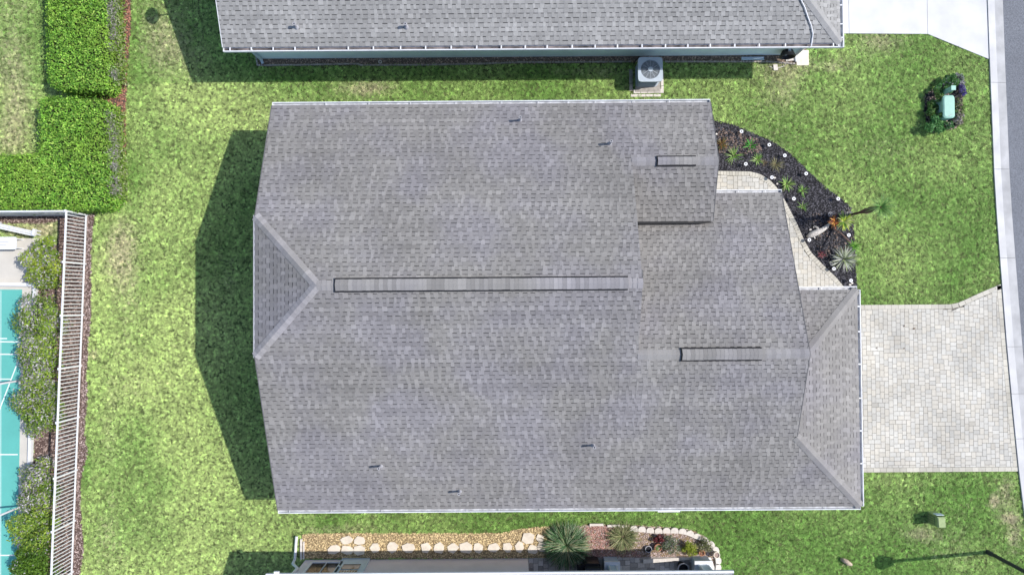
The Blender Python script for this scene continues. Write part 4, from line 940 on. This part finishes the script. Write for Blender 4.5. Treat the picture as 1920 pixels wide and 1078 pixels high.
# ================================================================== HEDGES AND SHRUBS
GR = [(.19, .40, .05), (.30, .54, .08), (.10, .25, .035), (.42, .60, .12)]
def hedge(poly_px, z, label, dens=950, skirt=None, tone=1.0, twig=None):
    """clipped hedge: box-like mass of leaves over a twiggy core"""
    poly = ats(poly_px, z); c = np.mean(np.array(poly), 0); t = thing('hedge', label, 'hedge', (c[0], c[1], 0), group='clipped hedges in the upper left')
    pl = [(x - c[0], y - c[1]) for x, y in poly]
    MB().prism([(x * .96, y * .97) for x, y in pl], .05, z - .22).build('branches', M['darkwood'], t)
    P = sample(pl, dens); n = len(P); hz = z + .10 * (vnoise(P, .7, 3, 2) - .5) - np.abs(rng.normal(0, .07, n))
    # rounded shoulders
    A = np.array(pl); d = np.full(n, 9.0)
    for i in range(len(A)):
        a, b = A[i], A[(i + 1) % len(A)]; ab = b - a; tt = np.clip(((P - a) @ ab) / (ab @ ab), 0, 1); d = np.minimum(d, np.hypot(*(P - a - tt[:, None] * ab).T))
    hz -= .22 * np.clip(1 - d / .22, 0, 1) ** 2
    pts = [np.concatenate([P, hz[:, None]], 1)]; nr = [np.tile([0, 0, 1.0], (n, 1))]
    for i in range(len(A)):
        a, b = A[i], A[(i + 1) % len(A)]; L = np.linalg.norm(b - a); m_ = int(L * z * dens * .55); s = rng.random((m_, 1)); ab = b - a; no = np.array([ab[1], -ab[0]]) / L
        if np.dot(no, (a + b) / 2) < 0: no = -no
        q = a + ab * s + no * rng.normal(0, .05, (m_, 1)); pts.append(np.concatenate([q, rng.random((m_, 1)) * (z - .1) + .05], 1)); nr.append(np.tile([no[0], no[1], .3], (m_, 1)))
    V = np.concatenate(pts); N = np.concatenate(nr); n = len(V)
    col = pick(GR, n, [.4, .3, .2, .1]) * tone; W = V[:, :2] + c
    f = np.clip((vnoise(W, 1.1, 17, 3) - .45) * 2.2, 0, 1)[:, None]; col = col * (1 - .55 * f) + np.array([.36, .52, .08]) * f * .55; col *= (.7 + .6 * vnoise(W, .22, 19, 2))[:, None]
    leaves(V, N, .085, col, 'foliage', t)
    if twig:       # bare grey twigs along the east shoulder, with low new growth at the foot
        q0, q1 = [np.array(at(*p, .85)[:2]) - c for p in twig]; m_ = int(np.linalg.norm(q1 - q0) * 420)
        s = rng.random((m_, 1)); q = q0 + (q1 - q0) * s + rng.normal(0, .09, (m_, 2)); keep = vnoise(q + c, .5, 71, 2) > .42; q = q[keep]; m_ = len(q); V = np.concatenate([q + [.07, 0] + rng.normal(0, .05, (m_, 2)), .7 + rng.random((m_, 1)) * .45], 1)
        leaves(V, np.tile([.3, 0, 1.0], (m_, 1)), .12, pick([(.36, .32, .33), (.25, .22, .22), (.5, .46, .48), (.16, .24, .06)], m_), 'bare_twigs', t, M['leaf'], .14)
        m_ = int(m_ * 1.6); s = rng.random((m_, 1)); s = rng.random((m_, 1)); q = q0 + (q1 - q0) * s + [.08, 0] + rng.normal(0, .09, (m_, 2)); V = np.concatenate([q, .12 + rng.random((m_, 1)) * .5], 1)
        leaves(V, np.tile([.2, 0, 1.0], (m_, 1)), .085, pick([(.17, .30, .04), (.26, .38, .08), (.33, .36, .2)], m_), 'low_growth', t)
    return t
M['darkwood'] = mat('dark_twigs', (.035, .045, .02), .95, .3, 20)
hedge([(83, -70), (196, -70), (197, 160), (185, 166), (100, 163), (86, 150)], 1.2, 'upper clipped green hedge block left of the red mulch strip', twig=((205, -60), (212, 150)))
hedge([(70, 186), (90, 181), (190, 186), (197, 200), (202, 375), (190, 388), (120, 391), (-130, 391), (-130, 292), (62, 290), (70, 275)], 1.2, 'large L shaped clipped hedge just above the fence corner', tone=1.0, twig=((206, 200), (214, 370)))
def shrub(px, py, rx, ry, z, label, cols, p=None, dens=1500, leaf=.10, grey=.3, grp='bushes between court and fence'):
    x, y, _ = at(px, py, z * .5); t = thing('shrub', label, 'shrub', (x, y, 0), group=grp); rx /= 43.; ry /= 41.
    n = int(dens * (rx * ry * 4 + (rx + ry) * z)); k = max(7, int(rx * ry * 20)); cs_ = []
    for i_ in range(k):
        a_ = i_ * 2.4; q_ = math.sqrt((i_ + .5) / k) * .78; cs_.append((q_ * math.cos(a_) * rx + random.uniform(-.1, .1) * rx, q_ * math.sin(a_) * ry * 1.12 + random.uniform(-.12, .12) * ry, random.uniform(.35, .9) * z, random.uniform(.26, .58) * min(rx, ry)))
    V = []; N = []; C_ = []
    for (cx_, cy_, cz_, r_) in cs_:
        m_ = n // k; d = rng.normal(0, 1, (m_, 3)); d /= np.linalg.norm(d, axis=1)[:, None]; d[:, 2] = np.abs(d[:, 2]) * 1.1 - .25; rr_ = r_ * (1 + rng.normal(0, .2, (m_, 1))).clip(.3, 1.5)
        V.append(np.array([cx_, cy_, cz_]) + d * rr_ * [1, 1, .8]); N.append(d); base = random.choice(cols[:max(1, len(cols) - 1)]); cc = pick(cols, m_, p); cc = cc * .6 + np.array(base) * .4
        g = (rng.random(m_) < (grey if random.random() < .5 else grey * .4)); cc[g] = pick([(.46, .43, .46), (.30, .28, .31), (.6, .57, .6)], int(g.sum())); C_.append(cc)
    V = np.concatenate(V); V[:, 2] = V[:, 2].clip(.05); leaves(V, np.concatenate(N), leaf, np.concatenate(C_), 'foliage', t, aspect=.42)
    st = MB()
    for (cx_, cy_, cz_, r_) in cs_[:7]: st.tube([(cx_ * .2, cy_ * .2, 0), (cx_ * .7, cy_ * .7, cz_ * .6), (cx_, cy_, cz_)], [.03, .02, .012], 6)
    st.build('stems', M['bark'], t); return t
SG = [(.17, .29, .045), (.28, .42, .06), (.09, .17, .035), (.44, .54, .08)]
shrub(88, 496, 31, 42, 1.1, 'round yellow green bush beside the cream slab end', SG + [(.42, .48, .04)], grey=.3)
shrub(82, 605, 38, 42, 1.2, 'wide grey green bush at the upper end of the court', SG, grey=.4)
shrub(80, 668, 36, 34, 1.2, 'olive bush overhanging the painted lines of the court', SG, grey=.45)
shrub(82, 755, 36, 50, 1.2, 'tall dark green bush below the upper court post', SG, grey=.3)
shrub(76, 908, 30, 42, 1.1, 'grey leaved bush by the lower court post', SG, grey=.5)
shrub(72, 985, 34, 38, 1.1, 'fresh green bush just below the lower court post', SG, grey=.15)
shrub(66, 1065, 33, 50, 1.1, 'dense green bush at the bottom left beside the fence', [(.1, .2, .025), (.15, .27, .03), (.06, .13, .02)], grey=.05)

# ---- plants of the black bed
def rosette(px, py, r_, label, cols, n=26, w_=.035, cat='plant', nm='agave', spread=(.15, 1.1), droop=.5, z=0.02, grp=None):
    x, y, _ = at(px, py, .1); t = thing(nm, label, cat, (x, y, 0), group=grp); blades(int(n * 1.4), (0, 0, z), r_ * 1.25, w_ * .85, cols, 'foliage', t, spread, droop); MB().tube([(0, 0, -.02), (0, 0, .08)], [.03, .02], 8).build('crown', M['bark'], t); return t
LG = [(.22, .40, .08), (.34, .48, .16), (.12, .27, .05)]
rosette(1376, 292, .36, 'spiky green plant nearest the house roof edge in the black bed', LG, 24)
rosette(1407, 273, .26, 'small dark green plant near the top of the black bed', [(.06, .25, .04), (.1, .3, .05)], 22, .06)
rosette(1421, 300, .28, 'spiky green plant between two white path lights', LG, 20)
rosette(1455, 309, .30, 'pale dried grass tuft in the black bed', [(.25, .22, .12), (.2, .2, .12), (.3, .3, .14)], 60, .014, nm='grass_tuft')
rosette(1433, 305, .16, 'tiny brown dried plant beside the pale grass tuft', [(.2, .15, .09)], 26, .014, nm='dried_plant')
rosette(1354, 271, .26, 'rusty orange low plant against the roof edge', [(.30, .15, .05), (.12, .1, .04), (.09, .12, .04)], 46, .03, nm='low_plant')
rosette(1476, 345, .34, 'bright yellow green spiky plant beside the walkway bend', [(.3, .46, .12), (.42, .52, .2), (.15, .33, .06)], 30, .04)
rosette(1506, 358, .24, 'small round spiky plant in the middle of the black bed', LG, 26, .03)
rosette(1505, 387, .22, 'small green star shaped plant near the walkway', LG, 14, .03)
rosette(1542, 477, .16, 'small pinkish red plant left of the silver yucca', [(.38, .12, .14), (.3, .1, .1)], 26, .03, nm='red_plant')
rosette(1537, 440, .14, 'thin grey dried sprig beside the driftwood', [(.4, .38, .36)], 10, .012, nm='dried_sprig')
rosette(1592, 395, .22, 'pale weedy sprig at the lawn edge of the black bed', [(.5, .48, .46)], 14, .012, nm='dried_sprig')
yx = at(1583, 486, .25); yu = thing('yucca', 'silver white spiky yucca at the lower end of the black bed', 'yucca', (yx[0], yx[1], 0))
blades(150, (0, 0, .22), .58, .032, [(.55, .57, .50), (.42, .48, .36), (.62, .62, .58), (.36, .44, .2), (.20, .24, .16)], 'foliage', yu, (-.25, 1.25), .35); MB().tube([(0, 0, 0), (0, 0, .26)], [.08, .06], 10).build('stem', M['bark'], yu)
# croton (yellow green and red leaves)
cx_, cy_, _ = at(1578, 415, .5); cr = thing('croton', 'leafy croton with yellow green and red leaves in the black bed', 'shrub', (cx_, cy_, 0))
blades(60, (.12, 0, .45), .42, .07, [(.40, .48, .06), (.26, .40, .05), (.13, .26, .04), (.48, .52, .2)], 'green_leaves', cr, (-.3, 1.0), .7); blades(34, (-.22, 0, .4), .3, .06, [(.42, .16, .04), (.35, .08, .03), (.5, .26, .06)], 'red_leaves', cr, (-.1, 1.0), .7)
MB().tube([(0, 0, 0), (-.2, 0, .42)], .02, 6).tube([(0, 0, 0), (.1, 0, .45)], .02, 6).build('stems', M['bark'], cr)
# tall palm with a shaggy trunk
M['shag'] = mat('shaggy_bark', (.10, .06, .055), .95, .5, 30)
tx, ty, _ = at(1594, 403, 0); pl_ = thing('palm_tree', 'slender palm with shaggy brown trunk and green fronds over the lawn', 'palm', (tx, ty, 0)); 
MB().tube([(0, 0, 0), (.02, 0, .7), (.0, 0, 1.2), (.03, 0, 1.55), (0.02, 0, 1.95), (.02, 0, 2.3)], [.05, .05, .10, .12, .06, .025], 9).build('trunk', M['shag'], pl_)
blades(170, (.01, 0, 1.0), .16, .02, [(.15, .085, .075), (.09, .055, .05), (.23, .15, .12)], 'bark_skirt', pl_, (-1.2, .2), .8, lift=0).data.transform(Matrix.Translation((0, 0, .25)))
blades(90, (.02, 0, 2.25), .62, .028, [(.09, .22, .05), (.13, .28, .06), (.2, .34, .1)], 'fronds', pl_, (.1, 1.2), 1.1, seg=4)
t2 = at(1561, 428, 0); p3 = thing('palm_tree', 'thin leaning palm with a pinkish trunk tilting toward the silver yucca', 'palm', (t2[0], t2[1], 0)); tp = at(1601, 462, 1.0); ln = (tp[0] - t2[0], tp[1] - t2[1], 1.0)
M['pinkbark'] = mat('pinkish_bark', (.26, .17, .14), .9, .3, 20)
MB().tube([(0, 0, 0), (ln[0] * .4, ln[1] * .3, .4), (ln[0] * .8, ln[1] * .75, .8), ln], [.035, .028, .03, .02], 8).build('trunk', M['pinkbark'], p3)
fr = blades(36, (0, 0, 0), .34, .03, [(.10, .28, .03), (.18, .38, .05)], 'fronds', p3, (.1, 1.1), .9, seg=4); fr.location = ln
x, y, _ = at(1545, 405, 0)
# driftwood
x, y, _ = at(1533, 436, .1); dw = thing('driftwood', 'pale weathered driftwood log lying in the black mulch', 'driftwood', (x, y, 0)); 
b = MB().tube([(-.42, -.18, .06), (-.28, -.10, .10), (-.05, .0, .13), (.18, .10, .12), (.36, .22, .10), (.5, .36, .08)], [.05, .12, .13, .10, .08, .03], 9); smooth(b.build('log', M['wood'], dw)); MB().tube([(.05, .03, .12), (-.02, .2, .1), (-.12, .27, .06)], [.06, .05, .02], 7).build('limb', M['wood'], dw); MB().tube([(-.2, -.1, .1), (-.08, -.25, .05)], [.05, .02], 7).build('limb', M['wood'], dw)
# white solar path lights
lights = [(1390, 247), (1442, 272), (1471, 292), (1398, 308), (1447, 333), (1511, 326), (1488, 373), (1571, 373), (1591, 441), (1517, 450), (1563, 504), (1595, 526)]
LAB = ['white path light nearest the top of the black bed', 'white path light second along the lawn edge from the top', 'white path light third along the lawn edge from the top', 'white path light nearest the house beside the spiky plant', 'white path light at the bend of the walkway',
       'white path light halfway down the lawn edge', 'white path light by the corner of the short gutter', 'white path light at the lawn edge above the croton', 'white path light right of the leaning palm trunk', 'white path light touching the driftwood', 'white path light just below the silver yucca', 'white path light beside the driveway end of the bed']
pr = None
def path_light(loc):
    t = thing('path_light', '', 'path light', loc, 'white solar path lights in the black bed')
    MB().tube([(0, 0, 0), (0, 0, .22)], .014, 6).build('stake', M['blackpot'], t); MB().ring(0, 0, .22, .028, .072, .025, 18).build('shade', M['white'], t); MB().tube([(0, 0, .21), (0, 0, .235)], .03, 10).build('solar_cell', M['glass'], t); return t
for i, (px, py) in enumerate(lights):
    x, y, _ = at(px, py, .23)
    if pr is None: pr = path_light((x, y, .02)); o = pr
    else:
        o = pr.copy(); C.objects.link(o); o.location = (x, y, .02)
        for ch in list(pr.children): c = ch.copy(); C.objects.link(c); c.parent = o
    o['label'] = LAB[i]
for (px, py, lb) in ((1554, 403, 'thin grey wire ring stake above the croton'), (1557, 494, 'thin grey wire ring stake between yucca and walkway')):
    t = thing('ring_stake', lb, 'garden stake', at(px, py, 0)); MB().ring(0, 0, .15, .075, .095, .012, 20).build('ring', M['lead'], t); MB().ring(0, 0, .15, .02, .035, .012, 12).build('hub', M['lead'], t); MB().tube([(0, 0, 0), (0, 0, .15)], .01, 6).build('stake', M['lead'], t)
wr = MB()
for px, py in ((1350, 262), (1343, 250), (1453, 334), (1462, 343), (1524, 428), (1519, 434), (1592, 534), (1598, 536)): pass
stn = [(1343, 252), (1452, 334), (1457, 345), (1519, 431), (1526, 426), (1593, 534), (1597, 531)]
for i, (px, py) in enumerate(stn):
    P = [(.05 * math.cos(t) * random.uniform(.7, 1.2), .04 * math.sin(t)) for t in (0, 1, 2, 3.1, 4.2, 5.3)]
    tag(MB().prism(P, 0, .04).build('stone', M['edge'], None, at(px, py, .02)), ['small white stone against the roof edge at the top of the black bed', 'small white stone just right of the path light at the walkway bend', 'small white stone below the walkway bend path light', 'small white stone left of the driftwood', 'small white stone between the driftwood and the croton', 'small white stone just below the lowest path light', 'small white stone nearest the driveway corner of the black bed'][i], 'stone', 'small white stones in the black mulch')

# ---- ornamental plants of the south bed
x, y, _ = at(1062, 1024, .3); og = thing('ornamental_grass', 'big dark green ornamental grass clump at the patio corner', 'ornamental grass', (x, y, 0))
blades(1900, (0, 0, .12), .68, .018, [(.08, .2, .07), (.10, .22, .09), (.2, .32, .17), (.03, .07, .02), (.03, .08, .03), (.42, .5, .33), (.40, .38, .22)], 'foliage', og, (.25, 1.5), 2.3, seg=6, r0=.62); MB().tube([(0, 0, 0), (0, 0, .15)], [.16, .1], 10).build('crown', M['bark'], og)
x, y, _ = at(1168, 1008, .2); og = thing('ornamental_grass', 'pale olive grassy plant behind the straight stone edging', 'ornamental grass', (x, y, 0))
blades(520, (0, 0, .06), .5, .018, [(.26, .28, .12), (.32, .34, .18), (.15, .2, .08), (.38, .36, .2)], 'foliage', og, (.1, 1.4), 1.8, seg=4, r0=.4); MB().tube([(0, 0, 0), (0, 0, .1)], [.1, .06], 8).build('crown', M['bark'], og)
shrub(1292, 1028, 16, 11, .4, 'bright yellow green succulent mound in the rock bed', [(.36, .44, .05), (.28, .38, .04), (.45, .5, .1)], grey=0, grp=None, leaf=.05, dens=2500)
shrub(1256, 1020, 15, 13, .4, 'grey green cactus cluster beside the terracotta pot', [(.2, .27, .15), (.3, .36, .24), (.12, .17, .09)], grey=.25, grp=None, leaf=.06, dens=2000)
shrub(1322, 1022, 14, 11, .35, 'low olive plant inside the curve of scalloped edging', [(.22, .26, .1), (.3, .3, .16), (.12, .16, .06)], grey=.2, grp=None, leaf=.06, dens=1800)
shrub(1236, 1010, 10, 7, .3, 'dark red leaved plant behind the terracotta pot', [(.24, .05, .06), (.32, .12, .12)], grey=.1, grp=None, leaf=.07, dens=1600)

# ================================================================== RIGHT LAWN
x, y, _ = at(1780, 200, .62); tr = thing('utility_cabinet', 'pale green rounded utility cabinet in the planted lawn island', 'utility cabinet', (x, y, 0))
MB().prism(rrect(.44, .88, .07), .0, .52).build('cabinet_body', M['transformer'], tr)
b = MB(); n = 20; o_ = rrect(.47, .92, .12); i_ = rrect(.38, .82, .10); n = len(o_)
b.v += [(p[0], p[1], .52) for p in o_] + [(p[0], p[1], .62) for p in i_] + [(p[0], p[1], .585) for p in o_]; b.f += [tuple(range(n, 2 * n))]; b.c += [None]
for i in range(n): j = (i + 1) % n; b.f += [(i, j, 2 * n + j, 2 * n + i), (2 * n + i, 2 * n + j, n + j, n + i)]; b.c += [None, None]
b.build('lid', M['transformer'], tr); MB().box(-.23, -.1, .3, .02, .1, .06).build('latch', M['lead'], tr); MB().box(0.03, -.35, .622, .16, .02, .006, .5).build('lid_scratch', M['lead'], tr); 
x, y, _ = at(1788, 165, .75); pd = thing('utility_pedestal', 'small square pale green pedestal behind the rounded cabinet', 'utility pedestal', (x, y, 0)); MB().box(0, 0, .36, .15, .15, .72).build('pedestal_body', M['transformer'], pd); MB().box(0, 0, .735, .18, .18, .03).build('pedestal_cap', M['transformer'], pd)
TG = [(.09, .25, .09), (.13, .32, .10), (.2, .4, .14), (.06, .16, .05)]
isl = 'plants round the green utility cabinet'
shrub(1752, 238, 20, 13, .5, 'dark blue green shrub at the lower left of the utility cabinet', TG, grey=.0, grp=isl, dens=1600)
shrub(1753, 205, 12, 30, .55, 'dark shaded shrub left of the utility cabinet', [(.08, .2, .05), (.12, .26, .06), (.2, .24, .09)], grey=.0, grp=isl, dens=1100)
shrub(1779, 152, 14, 9, .5, 'soft green shrub above the square pedestal', [(.12, .28, .08), (.16, .32, .1)], grey=.15, grp=isl, dens=1500)
shrub(1765, 168, 20, 8, .35, 'low dark green shrub beside the square pedestal', TG, grey=.05, grp=isl, dens=1300)
shrub(1775, 236, 16, 6, .35, 'blue green low plant below the utility cabinet', TG, grey=.1, grp=isl, dens=1500)
shrub(1797, 150, 13, 9, .35, 'silvery sprawling plant next to the purple flowers', [(.3, .32, .3), (.16, .24, .12)], grey=.5, grp=isl, dens=1300)
fw_ = shrub(1803, 170, 6, 14, .4, 'clump of purple flowers on the road side of the pedestal', [(.16, .10, .42), (.24, .15, .5), (.12, .2, .1)], grey=0, grp=isl, dens=2600, leaf=.05)
shrub(1797, 205, 7, 20, .2, 'sparse brown ground plants right of the utility cabinet', [(.2, .2, .1), (.14, .26, .08), (.3, .28, .2)], grey=.1, grp=isl, dens=700)
shrub(1797, 226, 9, 9, .25, 'pinkish grey weedy plant at the lower right cabinet corner', [(.34, .3, .26), (.2, .28, .12)], grey=.3, grp=isl, dens=1200)
x, y, _ = at(1766, 978, .7); gb = thing('irrigation_box', 'faded green utility box standing alone in the lower right lawn', 'utility box', (x, y, 0))
b = MB(); b.hexa([(-.16, -.26, 0), (.16, -.26, 0), (.16, .22, 0), (-.16, .22, 0), (-.15, -.22, .66), (.15, -.22, .66), (.15, .16, .66), (-.15, .16, .66)]); b.build('box_body', M['boxgreen'], gb)
b = MB(); b.hexa([(-.16, -.24, .662), (.16, -.24, .662), (.16, .18, .662), (-.16, .18, .662), (-.13, -.20, .74), (.13, -.20, .74), (.13, .14, .70), (-.13, .14, .70)]); b.build('lid', M['boxlid'], gb)
MB().box(0, .235, .5, .3, .02, .22).build('label_plate', M['trimblue'], gb); MB().box(-.165, 0, .3, .012, .3, .4).build('side_panel', M['boxgreen'], gb)
for k in range(4): MB().box(-.178, -.14 + k * .09, .3, .01, .012, .46).build('vent_slot', M['lamp'], gb)
x, y, _ = at(1586, 1052, .05); stp = thing('tree_stump', 'small weathered tree stump in the lawn near the bottom edge', 'stump', (x, y, 0))
b = MB(); pts_ = []
smooth(MB().tube([(-.2, .12, .02), (-.08, .06, .15), (.06, -.03, .17), (.17, -.10, .09), (.26, -.16, .02)], [.05, .1, .09, .07, .03], 9).build('wood', M['stump'], stp))
MB().tube([(-.1, .05, .1), (-.16, .17, .22)], [.05, .02], 6).build('root', M['stump'], stp); MB().tube([(.1, -.05, .08), (.05, -.17, .04)], [.05, .02], 6).build('root', M['stump'], stp)
blades(26, (0, 0, 0), .26, .02, [(.12, .28, .04), (.3, .28, .16)], 'weeds', stp, (.3, 1.2), .5, r0=.2)
# lamp post: base in frame, head beyond the corner, shadow on the lawn
x, y, _ = at(1851, 1034, 0); lp = thing('street_lamp', 'dark street lamp post leaning out of the bottom right corner', 'street lamp', (x, y, 0)); LH = 4.45
MB().tube([(0, 0, 0), (0, 0, .25), (0, 0, .3), (0, 0, LH)], [.095, .095, .075, .065], 14).build('pole', M['lamp'], lp)
b = MB(); b.tube([(0, 0, LH), (0, 0, LH + .08), (0, 0, LH + .45), (0, 0, LH + .5)], [.12, .2, .26, .1], 12); b.build('lantern', M['lamp'], lp); b = MB(); b.tube([(0, 0, LH + .48), (0, 0, LH + .7)], [.3, .04], 12); b.build('lantern_cap', M['lamp'], lp)

# a few dead leaves blown onto the paved driveway
M['leafdry'] = mat('dead_leaf', (.12, .075, .05), .8, .2, 30)
for (px, py, a, lb) in ((1714, 616, .3, 'small dark dead leaf on the pavers near the top of the paved driveway'), (1695, 611, 1.2, 'tiny dead leaf left of the larger one on the paved driveway'), (1644, 652, .2, 'tiny dead leaf near the garage edge of the paved driveway'), (1695, 653, .5, 'tiny dead leaf in the upper middle of the paved driveway')):
    k = .07 if px == 1714 else .045; P = [(-k, 0), (-k * .3, -k * .45), (k, 0), (-k * .3, k * .5)]
    b = MB(); b.poly([(*P[0], .006), (*P[1], .018), (*P[2], .004), (*P[3], .02)]); b.poly([(*P[3], .019), (*P[2], .003), (*P[1], .017), (*P[0], .005)])
    o = tag(b.build('dead_leaf', M['leafdry'], None, at(px, py, .052)), lb, 'leaf', 'dead leaves on the paved driveway'); o.rotation_euler = (0, 0, a)
